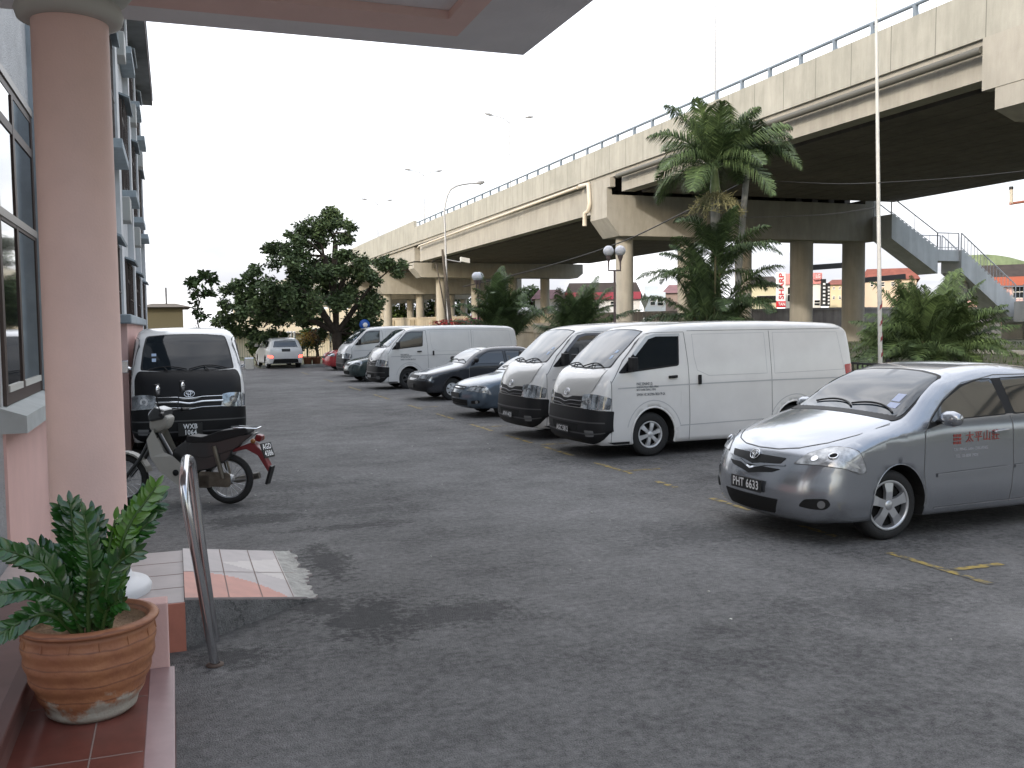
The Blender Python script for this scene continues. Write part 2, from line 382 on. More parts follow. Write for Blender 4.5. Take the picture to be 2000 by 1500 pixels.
# ------------------------------------------------------------------ vans
WHITEP = M('white_paint', (.70, .695, .68), .3, coat=.7, nz=.07, ns=2)
VANBLACK = M('black_paint', (.007, .007, .008), .5, spec=.25)
SILVERW = M('silver_paint', (.50, .49, .47), .3, .35, coat=.6)
def sm(x): x = max(0., min(1., x)); return x*x*(3-2*x)
def van(name, label, front_mat, group, chrome=False, text=False, cover=ALLOY, seed=0, plate_lines=None, black_front=False, light_text=False, spokes=6):
    root = empty(name, label=label, cat='van', group=group)
    prof = [(.10, .22), (.03, .27), (.0, .40), (.0, .58), (.015, .72), (.035, .86), (.075, 1.0), (.135, 1.12), (.23, 1.23), (.36, 1.315), (.50, 1.45), (.72, 1.63), (.92, 1.79),
            (1.06, 1.875), (1.25, 1.925), (1.6, 1.957), (2.3, 1.978), (3.2, 1.978), (4.1, 1.955), (4.52, 1.92), (4.68, 1.84), (4.745, 1.62), (4.79, 1.2), (4.81, .8), (4.80, .5), (4.76, .32)]
    wb = lambda x, z: .848-.022*sm((.5-z)/.4)-.105*max(0, (z-1.08)/.9)**1.25-.03*sm((x-4.0)/.8)
    rad = lambda x, z: .09+.09*sm((.55-x)/.5)*sm((1.6-z)/.5)
    def warp(x, y, z):
        k = abs(y)/.85; f = sm(1-x/1.5); b = sm((x-4.2)/.6)
        return (x+(.10*k**2.2+.02*k**6)*f-.05*k**3*b, y, z-(.035*k*k)*sm((z-1.75)/.15))
    S = Shell(prof, .2, [(1.02, .33, .40), (3.59, .33, .40)], wb, rad, warp, .06)
    S.body('body', [WHITEP, DARKIN], root)
    F = S.front
    # windscreen
    panel(F, [(-.70, 1.315), (-.70, 1.36), (-.665, 1.62), (-.61, 1.85), (-.3, 1.868), (.3, 1.868), (.61, 1.85), (.665, 1.62), (.70, 1.36), (.70, 1.315), (.35, 1.288), (-.35, 1.288)], BLACKP, root, 'windscreen_seal', .003, rnd=.05)
    ws = panel(F, [(-.675, 1.325), (-.645, 1.60), (-.59, 1.835), (-.3, 1.85), (.3, 1.85), (.59, 1.835), (.645, 1.60), (.675, 1.325), (.35, 1.305), (-.35, 1.305)], WSDARK if black_front else WSGLASS, root, 'windscreen', .006, rnd=.05)
    st = MB()
    for (q, z, h, w_) in ((-.52 if seed else .50, 1.46, .05, .06), (-.52 if seed else .50, 1.54, .04, .07)):
        st = MB(); st.add([F(q-w_/2, z-h/2, .009), F(q+w_/2, z-h/2, .009), F(q+w_/2, z+h/2, .009), F(q-w_/2, z+h/2, .009)], [(0, 1, 2, 3)])
        st.build('sticker', M('paper_sticker', (.35, .45, .6), .5), ws, recalc=False)
    for q0, q1 in ((-.60, -.02), (.02, .58)):
        wm = MB(); a = [F(q0+(q1-q0)*t, 1.30+.055*math.sin(PI*t)*(1 if q0 < -.1 else .8), .028) for t in [i/8 for i in range(9)]]
        wm.tube(a, .010, 6); wm.tube([F((q0+q1)/2, 1.285, .02), F((q0+q1)/2+.05, 1.325, .035), a[5]], .008, 6); wm.build('wiper', BLACKP, root)
    # bonnet (separate skin so that it may carry its own colour)
    bon = [(-.62, .915), (-.69, 1.0), (-.72, 1.12), (-.70, 1.29), (-.35, 1.266), (.35, 1.266), (.70, 1.29), (.72, 1.12), (.69, 1.0), (.62, .915), (.2, .90), (-.2, .90)]
    if black_front:
        bon = [(-.80, .90), (-.80, 1.2), (-.74, 1.30), (-.35, 1.285), (.35, 1.285), (.74, 1.30), (.80, 1.2), (.80, .90), (.2, .895), (-.2, .895)]
    panel(F, bon, front_mat, root, 'bonnet', .0045 if not black_front else .005, .004, rnd=.05)
    if not black_front:
        ribbon(F, bon[:4], .007, SEAM, root, 'bonnet_gap', .006); ribbon(F, bon[6:10], .007, SEAM, root, 'bonnet_gap', .006)
    # grille and lamps
    g = MB().build('grille', BLACKP, root) if False else panel(F, [(-.50, .905), (-.2, .895), (-.08, .862), (.08, .862), (.2, .895), (.50, .905), (.47, .74), (-.47, .74)], BLACKP, root, 'grille', .006, .01, rnd=.02)
    bars = CHROME if chrome else BLACKP if seed else BLACKP
    for zz, w_ in ((.83, .02), (.775, .013)) if not chrome else ((.90, .012), (.825, .034), (.742, .012)):
        mb = MB(); qs = [-.5+i/16 for i in range(17)]
        mb.tube([F(q, zz-(.028*math.exp(-(q/.12)**2)), .014) for q in qs], w_/2*1.1, 6, cap=True); mb.build('grille_bar', CHROME if chrome else M('grille_grey', (.07, .07, .075), .35), g)
    emblem(F, 0, .945, .075, root)
    for sg in (-1, 1):
        pl = [(sg*.485, .925), (sg*.60, .945), (sg*.80, .945), (sg*.975, .935), (sg*.975, .75), (sg*.80, .725), (sg*.56, .725), (sg*.50, .78)]
        h = panel(F, pl, LENS, root, 'headlight', .007, .012, rnd=.03)
        rr = MB(); c = Vector(F(sg*.66, .835, .011)); a = (Vector(F(sg*.66+.05, .835, .011))-c).normalized(); u = Vector((0, 0, 1))
        rr.add([c+(a*math.cos(t)+u*math.sin(t))*.062 for t in [2*PI*i/20 for i in range(20)]]+[c+(a*math.cos(t)+u*math.sin(t))*.03-a.cross(u)*0 for t in [2*PI*i/20 for i in range(20)]], [(i, (i+1) % 20, 20+(i+1) % 20, 20+i) for i in range(20)])
        rr.build('reflector', CHROME, h, recalc=False)
    # bumper: dark lower band that wraps to the side
    bq = 1.04
    panel(F, [(-bq, .235), (-bq, .735), (-.5, .735), (0, .73), (.5, .735), (bq, .735), (bq, .235)], BLACKP, root, 'bumper', .013, .02, rnd=.02) if False else None
    bump = panel(F, [(-bq, .225), (-bq, .728), (-.8, .718), (-.5, .733), (.5, .733), (.8, .718), (bq, .728), (bq, .225)], VANBLACK if black_front else BLACKP, root, 'bumper', .012, .02, rnd=.02)
    panel(F, [(-.45, .50), (.45, .50), (.40, .39), (-.40, .39)], DARKIN, bump, 'bumper_vent', .014, .004, rnd=.03)
    for zz in (.535, .37): ribbon(F, [(-.9, zz), (.9, zz)], .022, M('bumper_edge', (.06, .06, .062), .3), bump, 'bumper_ridge', .018)
    for sg in (-1, 1): panel(F, [(sg*.60, .42), (sg*.76, .42), (sg*.76, .33), (sg*.62, .33)], M('fog_glass', (.2, .2, .2), .15, .3), bump, 'fog_lamp', .015, .004, rnd=.02)
    if plate_lines:
        plate(root, (-.03, 0, .40), (0, -1, 0), .36 if len(plate_lines) > 1 else .42, .20 if len(plate_lines) > 1 else .11, plate_lines, .105)
    # sides
    for sg in (-1, 1):
        D = S.side(sg)
        wo = [(.38, 1.24), (.46, 1.235), (1.49, 1.325), (1.515, 1.79), (1.1, 1.795), (.94, 1.745), (.66, 1.50)]
        panel(D, wo, BLACKP, root, 'window_seal', .003, rnd=.04)
        wi = [(.50, 1.265), (1.465, 1.35), (1.49, 1.765), (1.11, 1.768), (.97, 1.725), (.72, 1.51)]
        panel(D, wi, GLASS, root, 'side_window', .006, rnd=.03)
        vis = ribbon(D, [(.68, 1.50), (.95, 1.745), (1.1, 1.785), (1.52, 1.785)], .05, M('window_visor', (.10, .10, .11), .2) if seed != 1 else M('window_visor_clear', (.45, .47, .48), .15), root, 'rain_visor', .016)
        seams = [[(.25, .73), (.25, 1.10), (.50, 1.42), (.92, 1.80), (1.06, 1.835), (1.6, 1.84)], [(.25, 1.13), (.25, .24)],
                 [(1.60, 1.835), (1.645, 1.35), (1.665, .60), (1.66, .22)], [(1.66, 1.86), (4.55, 1.865)], [(3.12, 1.84), (3.15, .24)],
                 [(1.74, 1.79), (3.03, 1.80), (3.05, 1.17), (2.0, 1.165), (1.8, 1.25), (1.755, 1.45), (1.74, 1.79)], [(3.19, 1.80), (4.45, 1.79), (4.58, 1.19), (3.19, 1.165), (3.19, 1.80)]]
        for i, ln in enumerate(seams): ribbon(D, ln, .009 if i < 5 else .007, SEAM if i < 5 else M('press_line', (.42, .43, .44), .4), root, 'door_gap' if i < 5 else 'pressing', .002)
        ribbon(D, [(.36, 1.02), (1.66, 1.045), (3.12, 1.06), (4.75, 1.06)], .018, M('press_line', (.42, .43, .44), .4), root, 'pressing', .002)
        ribbon(D, [(1.50, .44), (3.15, .47)], .014, M('press_line', (.42, .43, .44), .4), root, 'pressing', .002)
        for cx in (1.02, 3.59):
            ribbon(D, [(cx+.50*math.cos(t), .33+.50*math.sin(t)) for t in [.25+i*(PI-.5)/14 for i in range(15)]], .012, M('press_line', (.42, .43, .44), .4), root, 'wheel_arch_line', .002)
            mb = MB(); pts = [D(cx+.40*math.cos(t), .33+.40*math.sin(t), -.004) for t in [-.3+i*(PI+.6)/20 for i in range(21)]]
            mb.tube(pts, .014, 6); mb.build('arch_lip', WHITEP, root)
        h = MB().obox(D(1.37, 1.165, .018), (.072, 0, .004), (0, .018, 0), (0, 0, .021)); h.build('door_handle', BLACKP, root, bevel=.008)
        if sg < 0 or True:
            h = MB().obox(D(1.83, 1.05+.06, .018), (.024, 0, 0), (0, .018, 0), (0, 0, .072)); h.build('door_handle', BLACKP, root, bevel=.008)
        panel(D, [(1.51, .72), (1.64, .72), (1.645, .93), (1.52, .95)], WHITEP, root, 'fuel_flap', .003, .004, rnd=.02)
        panel(D, [(.30, .21), (.58, .21), (.58, .245), (.20, .245)], BLACKP, root, 'sill_trim', .003)
        # mirror on the door corner
        b = Vector(D(.60, 1.33, .0)); mm = MB()
        mm.tube([b, b+Vector((-.02, sg*.07, .02))], .028, 8); mm.obox(b+Vector((-.02, sg*.13, .04)), (.045, 0, 0), (0, .075, 0), (0, 0, .10), 0)
        mir = mm.build('door_mirror', CHROME if chrome else BLACKP, root, bevel=.03)
        MB().obox(b+Vector((.027, sg*.13, .04)), (.002, 0, 0), (0, .06, 0), (0, 0, .08)).build('mirror_glass', GLASS, mir)
        wheel(root, 1.02, sg*.80, .325, sg, spokes, .60, .19, .06, cover); wheel(root, 3.59, sg*.80, .325, sg, spokes, .60, .19, .06, cover)
        panel(S.rear, [(sg*.70, .85), (sg*.96, .85), (sg*.96, 1.28), (sg*.72, 1.28)], RED, root, 'tail_lamp', .005, rnd=.03)
    panel(S.rear, [(-.62, 1.25), (.62, 1.25), (.56, 1.72), (-.56, 1.72)], GLASS, root, 'rear_window', .005, rnd=.05)
    panel(S.rear, [(-.95, .33), (-.95, .55), (.95, .55), (.95, .33)], BLACKP, root, 'rear_bumper', .01, .02, rnd=.02)
    if text:
        D = S.side(-1); T = M('door_lettering', (.10, .11, .12) if not light_text else (.3, .32, .34), .6)
        for i, (t, sz, zz) in enumerate((('PAKC SDNBHD (3)', .058, 1.075), ('NO.80 KPG PTD JLN TEMOH, SPERAK', .04, 1.03), ('BATU 10,34000 TAIPING, CHENG', .04, .99), ('SAWAH 147, 34137096 78024 79 GA', .055, .92))):
            text_obj('door_lettering', t, sz, T, root, lambda a, b: D(.70+a, zz+b, .003), bold=True, align='LEFT', sx=.62)
    return root
V0 = 'white panel vans parked nose-out in the row of bays'
HUB = M('wheel_cover_silver', (.62, .63, .64), .35, .5)
va = van('panel_van', 'nearest white panel van, with grey wheel covers and small black door lettering', SILVERW, V0, text=True, cover=HUB, seed=1, plate_lines=['AGC 5812'], spokes=6)
va.location = (5.50, 13.12, 0); va.rotation_euler.z = R_(2)
vb = van('panel_van', 'white van wedged between the nearest white van and the small blue-grey car', SILVERW, V0, seed=2, plate_lines=['AFW 4420'])
vb.location = (5.50, 15.62, 0); vb.rotation_euler.z = R_(2)
vc = van('panel_van', 'white panel van with faint door lettering and dark wheels, just beyond the dark sedan', WHITEP, V0, text=True, light_text=True, cover=M('dark_steel_wheel', (.05, .05, .05), .6), seed=3, plate_lines=['ADK 3301'], chrome=False)
vc.location = (5.82, 29.7, 0); vc.rotation_euler.z = R_(3)
vd = van('panel_van', 'white van with silver door mirror, farthest of the parked vans and nearest the red car', WHITEP, V0, cover=HUB, seed=4, chrome=False)
vd.location = (6.15, 37.9, 0); vd.rotation_euler.z = R_(3)
vk = van('passenger_van', 'van with black front, white roof and chrome grille parked by the building, facing the camera', VANBLACK, None, chrome=True, seed=0, plate_lines=['WXB', '1064'], black_front=True)
vk.location = (.20, 15.45, 0); vk.rotation_euler.z = R_(90.5)
# ------------------------------------------------------------------ cars
def car(name, label, cat, paint, prof, sill, wheels, wr, W0, belt, tum, roofz, nose, feat, group=None):
    """wheels=(x front, x rear); feat: dict of optional polygons in shell coordinates"""
    root = empty(name, label=label, cat=cat, group=group)
    Lx = max(p[0] for p in prof)
    wb = lambda x, z: W0-tum*max(0, z-belt)-.03*sm((.4-z)/.2)-.05*sm((x-Lx+.8)/.8)
    rad = lambda x, z: feat.get('r', .11)+feat.get('rf', .06)*sm((.7-x)/.6)*sm((.8-z)/.2)
    def warp(x, y, z):
        k = abs(y)/W0; f = sm(1-x/1.5); b = sm((x-Lx+1.2)/1.2)
        return (x+nose*(k**2.3)*f-nose*.7*(k**2.5)*b, y, z-.05*k*k*sm((z-.65)/.3)*(1-sm((x-1.0)/.6))-.03*k*k*sm((z-roofz+.15)/.1))
    ar = wr+feat.get('gap', .055)
    S = Shell(prof, sill, [(wheels[0], wr, ar), (wheels[1], wr, ar)], wb, rad, warp, .05)
    S.body('body', [paint, DARKIN], root); F = S.front; B = S.rear
    for sg in (-1, 1):
        D = S.side(sg)
        for i, wp in enumerate(feat.get('windows', [])):
            c = Vector((sum(p[0] for p in wp)/len(wp), sum(p[1] for p in wp)/len(wp)))
            panel(D, [tuple(Vector(p)+(Vector(p)-c).normalized()*.022) for p in wp], BLACKP, root, 'window_seal', .003, rnd=.03)
            panel(D, wp, GLASS, root, 'side_window', .006, rnd=.03)
        for ln in feat.get('trim', []): panel(D, ln, BLACKP, root, 'pillar_trim', .0045, .004, rnd=.01, step=.05)
        for ln in feat.get('sillstrip', []): ribbon(D, ln, .012, CHROME, root, 'sill_strip', .006)
        for ln in feat.get('gaps', []): ribbon(D, ln, feat.get('gw', .009), SEAM, root, 'door_gap', .002)
        for ln in feat.get('mould', []): ribbon(D, ln, .03, paint, root, 'side_moulding', .014); ribbon(D, [(p[0], p[1]+.017) for p in ln], .006, CHROME, root, 'moulding_edge', .013)
        for (hx, hz) in feat.get('handles', []):
            MB().obox(D(hx, hz, .022), (.085, 0, .006), (0, .014, 0), (0, 0, .014)).build('door_handle', feat.get('handle_mat', paint), root, bevel=.008)
        for k in wheels:
            mb = MB(); mb.tube([D(k+ar*math.cos(t), wr+ar*math.sin(t), -.004) for t in [-.1+i*(PI+.2)/24 for i in range(25)]], .006, 6); mb.build('arch_lip', paint, root)
            wheel(root, k, sg*(W0-.045), wr, sg, feat.get('spokes', 5), feat.get('rim', .66), .185, feat.get('spw', .085), feat.get('wheel_mat', ALLOY))
        if 'mirror' in feat:
            x, z = feat['mirror']; b = Vector(D(x, z, -.01)); mm = MB(); mm.tube([b, b+Vector((-.01, sg*.09, .015))], .022, 8)
            P = [(.001, -.09), (.05, -.085), (.075, -.03), (.078, .03), (.055, .09), (.001, .095)]
            hb = MB(); hb.lathe([(a, sg*b_) for a, b_ in P], 16, (0, 0, 0), 'y'); hb.v = [(v[0]*.75, v[1]*1.15, v[2]*.9) for v in hb.v]
            hb.v = [tuple(Vector(v)+b+Vector((-.02, sg*.17, .045))) for v in hb.v]; ho = hb.build('door_mirror', feat.get('mirror_mat', paint), root)
            mm.build('mirror_arm', BLACKP, ho)
        if 'headlight' in feat:
            pl = [(sg*q, z) for q, z in feat['headlight']]
            h = panel(F, pl, feat.get('lens', LENS), root, 'headlight', .006, .01, step=.04, rnd=.03)
            for (q, z, r_) in feat.get('bulbs', []):
                c = Vector(F(sg*q, z, .010)); a = (Vector(F(sg*q+.02, z, .010))-c).normalized(); u = (Vector(F(sg*q, z+.02, .010))-c).normalized()
                MB().add([c+(a*math.cos(t)+u*math.sin(t))*r_ for t in [2*PI*i/18 for i in range(18)]], [tuple(range(18))]).build('reflector', CHROME, h, recalc=False)
            if 'projector' in feat:
                q, z, r_ = feat['projector']; c = Vector(F(sg*q, z, .012)); a = (Vector(F(sg*q+.02, z, .012))-c).normalized(); u = (Vector(F(sg*q, z+.02, .012))-c).normalized()
                MB().add([c+(a*math.cos(t)+u*math.sin(t))*r_ for t in [2*PI*i/18 for i in range(18)]], [tuple(range(18))]).build('projector', DARKIN, h, recalc=False)
                MB().tube([c+(a*math.cos(t)+u*math.sin(t))*r_ for t in [2*PI*i/24 for i in range(25)]], .008, 6, cap=False).build('projector_ring', CHROME, h)
            if 'indicator' in feat: panel(F, [(sg*q, z) for q, z in feat['indicator']], M('lamp_clear', (.6, .6, .58), .15, .2), h, 'indicator', .0085, .002, step=.04)
            if 'hl_edge' in feat or True: ribbon(F, pl+[pl[0]], .010, SEAM, h, 'lamp_gap', .004)
        if 'fog' in feat:
            fg = panel(F, [(sg*q, z) for q, z in feat['fog']], DARKIN, root, 'fog_lamp_recess', .004, .004, rnd=.03, step=.04)
            q = sum(p[0] for p in feat['fog'])/len(feat['fog'])+.035; z = sum(p[1] for p in feat['fog'])/len(feat['fog'])
            c = Vector(F(sg*q, z, .009)); a = (Vector(F(sg*q+.02, z, .009))-c).normalized(); u = Vector((0, 0, 1))
            MB().add([c+(a*math.cos(t)+u*math.sin(t))*.034 for t in [2*PI*i/16 for i in range(16)]], [tuple(range(16))]).build('fog_lamp', M('fog_glass', (.2, .2, .2), .15, .3), fg, recalc=False)
        if 'tail' in feat: panel(B, [(sg*q, z) for q, z in feat['tail']], feat.get('tail_mat', RED), root, 'tail_lamp', .005, rnd=.03)
    def sy(half): return half+[(-q, z) for q, z in half[::-1]]
    if 'windscreen' in feat:
        w_ = sy(feat['windscreen']); panel(F, [(q*1.03, z+(.012 if z > belt+.2 else -.014)) for q, z in w_], BLACKP, root, 'windscreen_seal', .003, rnd=.04)
        ws = panel(F, w_, WSGLASS, root, 'windscreen', .006, rnd=.04)
        z0 = min(z for q, z in w_)
        for q0, q1 in ((-.62, -.06), (-.10, .46)) if feat.get('wipers', 1) else ():
            a = [F(q0+(q1-q0)*t, z0+.02+.07*t*(1-t)*2+.02*t, .022) for t in [i/8 for i in range(9)]]
            MB().tube(a, .010, 6).build('wiper', BLACKP, root)
        if 'sticker' in feat:
            st = MB()
            for (q, z, a, h) in feat['sticker']: MB().add([F(q-a, z-h, .009), F(q+a, z-h, .009), F(q+a, z+h, .009), F(q-a, z+h, .009)], [(0, 1, 2, 3)]).build('sticker', M('pale_sticker', (.4, .45, .6), .5), ws, recalc=False)
    if 'rearglass' in feat: panel(B, sy(feat['rearglass']), GLASS, root, 'rear_window', .006, rnd=.04)
    for i, g in enumerate(feat.get('grilles', [])): panel(F, sy(g), BLACKP if i < 2 else DARKIN, root, 'grille' if i < 2 else 'air_intake', .004, .004, rnd=.015, step=.04)
    for ln in feat.get('chromebars', []): ribbon(F, sy(ln), .016, CHROME if feat.get('chrome', True) else paint, root, 'grille_trim', .010)
    for ln in feat.get('fgaps', []): ribbon(F, sy(ln), .008, SEAM, root, 'bonnet_gap', .0025)
    for ln in feat.get('fgaps2', []):
        for sg in (-1, 1): ribbon(F, [(sg*q, z) for q, z in ln], .008, SEAM, root, 'bonnet_gap', .0025)
    for ln in feat.get('bgaps', []): ribbon(B, sy(ln), .01, SEAM, root, 'boot_gap', .0025)
    for nm, poly, mat in feat.get('rpanels', []): panel(B, sy(poly), mat, root, nm, .007, rnd=.02)
    for nm, poly, mat in feat.get('fpanels', []): panel(F, sy(poly), mat, root, nm, .006, rnd=.02)
    if 'emblem' in feat: emblem(F, 0, feat['emblem'][0], feat['emblem'][1], root)
    return root, S
SILVER = M('metallic_silver_blue', (.40, .42, .455), .24, .85, coat=.8, nz=.05, ns=2)
vios, VS = car('sedan', 'silver-blue four-door sedan with plate PHT 6633 parked nose-out at the right edge', 'car', SILVER,
    [(.16, .17), (.07, .20), (.02, .28), (.0, .40), (.01, .52), (.045, .63), (.09, .72), (.16, .81), (.27, .885), (.48, .965), (.78, 1.045), (1.0, 1.095), (1.14, 1.135), (1.42, 1.305), (1.70, 1.445), (1.95, 1.505), (2.3, 1.53), (2.65, 1.52), (3.0, 1.465), (3.35, 1.33), (3.62, 1.19), (3.85, 1.145), (4.15, 1.12), (4.25, 1.05), (4.29, .80), (4.30, .55), (4.27, .35), (4.2, .22)],
    .20, (.93, 3.48), .315, .85, .98, .44, 1.5, .23, dict(
    windows=[[(1.36, 1.045), (1.60, 1.215), (1.85, 1.33), (2.10, 1.395), (2.24, 1.405), (2.29, 1.075)], [(2.40, 1.075), (2.36, 1.405), (2.75, 1.40), (3.06, 1.34), (3.16, 1.10)], [(3.22, 1.105), (3.13, 1.32), (3.38, 1.17), (3.40, 1.11)]],
    gaps=[[(1.28, .98), (1.27, .60), (1.31, .30)], [(2.34, 1.06), (2.36, .60), (2.33, .25)], [(1.28, .98), (1.40, 1.09), (1.62, 1.245), (1.88, 1.37), (2.3, 1.445), (2.8, 1.44), (3.2, 1.33)], [(3.2, 1.05), (3.25, .75), (3.05, .55), (2.98, .25)]],
    trim=[[(2.27, 1.075), (2.26, 1.41), (2.38, 1.41), (2.42, 1.075)], [(1.30, 1.0), (1.38, 1.055), (1.62, 1.235), (1.60, 1.03)]], sillstrip=[[(1.42, .255), (2.98, .27)]],
    mould=[[(1.43, .55), (2.30, .575)], [(2.37, .577), (2.98, .59)]], handles=[(2.18, .92), (3.02, .94)], mirror=(1.46, 1.04),
    headlight=[(.50, .70), (.57, .80), (.68, .875), (.86, .915), (1.10, .915), (1.07, .84), (.98, .765), (.82, .715)], bulbs=[(.655, .765, .03)], projector=(.775, .81, .034), lens=M('headlamp_clear', (.62, .63, .64), .15, .35, nz=.6, ns=13, coat=1.), indicator=[(.86, .80), (.98, .86), (1.04, .875), (.93, .795)],
    fog=[(.60, .34), (.66, .41), (.82, .425), (.84, .36), (.80, .315)], windscreen=[(-.71, 1.105), (-.67, 1.30), (-.60, 1.44), (-.3, 1.46), (0, 1.465)],
    grilles=[[(-.40, .735), (-.36, .68), (-.12, .665), (0, .645)][::1]+[], [(-.385, .635), (-.30, .60), (-.1, .575), (0, .555)], [(-.40, .37), (-.34, .235), (0, .225)]],
    chromebars=[[(-.42, .675), (-.2, .655), (-.08, .625), (0, .605)]], chrome=False, emblem=(.725, .062),
    fgaps=[[(-.62, .905), (-.45, .835), (-.25, .80), (0, .79)]], fgaps2=[[(.62, .905), (.72, .985), (.74, 1.08)]], sticker=[(-.50, 1.24, .05, .03), (-.52, 1.18, .06, .02)],
    spokes=5, rim=.70, spw=.085, tail=[(.5, .85), (.95, .85), (.95, 1.04), (.55, 1.06)], rearglass=[(-.58, 1.2), (-.5, 1.42), (0, 1.44)][:2]+[(0, 1.44)]))
vios.location = (4.98, 7.50, 0); vios.rotation_euler.z = R_(1.5)
plate(vios, (-.012, 0, .46), (0, -1, 0), .46, .115, ['PHT 6633'], .112)
# grille polygons need an upper edge as well: dark slots between bars are built above; door emblem and characters
D = VS.side(-1)
text_obj('door_lettering', '\u592a\u5e73\u5c71\u838a', .105, M('red_lettering', (.30, .05, .04), .5), vios, lambda a, b: D(1.76+a, .875+b+a*.02, .004), align='LEFT', sx=.95, spacing=1.1)
eb = MB()
for (a, b, w_, h_) in ((0, 0, .055, .055), ):
    for i in range(3):
        for j in range(3): eb.add([D(1.66+(i-1)*.033+dx, .87+(j-1)*.033+dz, .004) for dx, dz in ((-.012, -.012), (.012, -.012), (.012, .012), (-.012, .012))], [(0, 1, 2, 3)])
eb.build('door_emblem', M('red_lettering', (.30, .05, .04), .5), vios, recalc=False)
text_obj('door_lettering', 'TAI PING SAN CHUANG', .038, M('pale_lettering', (.45, .45, .48), .5), vios, lambda a, b: D(1.62+a, .775+b, .004), align='LEFT')
text_obj('door_lettering', 'TEL: 05-808 2929', .038, M('pale_lettering', (.45, .45, .48), .5), vios, lambda a, b: D(1.64+a, .715+b, .004), align='LEFT')
# dark sedan with a long flat bonnet
DKP = M('dark_grey_paint', (.035, .038, .045), .25, .2, coat=.8)
pro, _ = car('sedan', 'dark grey boxy sedan with black bumper parked beyond the small blue-grey car', 'car', DKP,
    [(.08, .24), (.0, .30), (-.02, .42), (.0, .55), (.06, .63), (.12, .70), (.35, .76), (.8, .86), (1.15, .93), (1.22, .95), (1.55, 1.18), (1.82, 1.32), (2.0, 1.365), (2.5, 1.385), (3.0, 1.36), (3.3, 1.22), (3.6, 1.02), (3.75, .99), (4.2, .97), (4.3, .88), (4.33, .6), (4.30, .4), (4.25, .26)],
    .22, (.86, 3.36), .295, .83, .88, .40, 1.35, .14, dict(r=.08, rf=.05,
    windows=[[(1.45, .95), (1.62, 1.09), (1.86, 1.235), (2.0, 1.27), (2.32, 1.285), (2.34, .95)], [(2.42, .95), (2.41, 1.285), (2.85, 1.27), (3.05, 1.19), (3.22, 1.0), (3.22, .96)]],
    gaps=[[(1.32, .90), (1.32, .32)], [(2.38, .93), (2.38, .28)], [(3.18, .9), (3.05, .6), (2.95, .3)]], gw=.014, mirror=(1.5, 1.0), mirror_mat=BLACKP,
    handles=[(2.2, .84), (3.05, .84)], headlight=[(.42, .585), (.46, .685), (.86, .70), (.98, .66), (.96, .58)], windscreen=[(-.66, .975), (-.60, 1.15), (-.55, 1.29), (0, 1.31)],
    fpanels=[('bumper', [(-.98, .25), (-.98, .52), (0, .53)], BLACKP), ('grille', [(-.36, .59), (-.36, .66), (0, .67)], BLACKP)], spokes=6, rim=.55, spw=.09, wheel_mat=HUB,
    tail=[(.5, .7), (.92, .7), (.92, .9), (.5, .9)], rearglass=[(-.56, 1.06), (-.5, 1.28), (0, 1.3)]))
pro.location = (5.95, 24.65, 0); pro.rotation_euler.z = R_(3)
MB().box(-.045, -.03, -.24, .24, .34, .44).build('number_plate', PLATEB, pro)
BLU = M('blue_grey_paint', (.085, .115, .15), .25, .35, coat=.8)
blu, _ = car('sedan', 'small blue-grey sedan with rounded nose parked between a white van and the dark sedan', 'car', BLU,
    [(.14, .19), (.04, .23), (.0, .34), (.0, .48), (.05, .60), (.12, .68), (.30, .76), (.7, .85), (1.0, .90), (1.18, .94), (1.5, 1.15), (1.85, 1.31), (2.1, 1.355), (2.5, 1.365), (2.9, 1.33), (3.3, 1.16), (3.6, 1.03), (4.1, .98), (4.25, .9), (4.3, .6), (4.25, .3)],
    .20, (.88, 3.40), .29, .83, .88, .42, 1.33, .26, dict(
    windows=[[(1.45, .95), (1.68, 1.11), (1.9, 1.22), (2.3, 1.27), (2.33, .95)], [(2.42, .95), (2.40, 1.27), (2.85, 1.25), (3.2, 1.05), (3.22, .96)]], gaps=[[(1.32, .88), (1.32, .3)], [(2.37, .9), (2.37, .26)]],
    mirror=(1.5, 1.0), headlight=[(.42, .57), (.48, .66), (.80, .70), (1.0, .69), (.95, .60), (.75, .56)], bulbs=[(.62, .62, .035), (.80, .64, .035)], windscreen=[(-.66, .97), (-.60, 1.13), (-.52, 1.26), (0, 1.29)],
    grilles=[[(-.34, .66), (-.32, .59), (0, .585)], [(-.50, .38), (-.46, .26), (0, .25)]], chromebars=[[(-.34, .625), (0, .625)]], fog=[(.60, .30), (.62, .37), (.78, .38), (.78, .31)], spokes=6, rim=.6,
    fpanels=[('grille_panel', [(-.33, .595), (-.34, .66), (0, .665)], BLACKP), ('air_intake', [(-.48, .26), (-.50, .38), (0, .385)], DARKIN)]))
blu.location = (5.72, 19.7, 0); blu.rotation_euler.z = R_(3)
MB().box(-.025, -.01, -.24, .24, .42, .52).build('number_plate', PLATEB, blu)
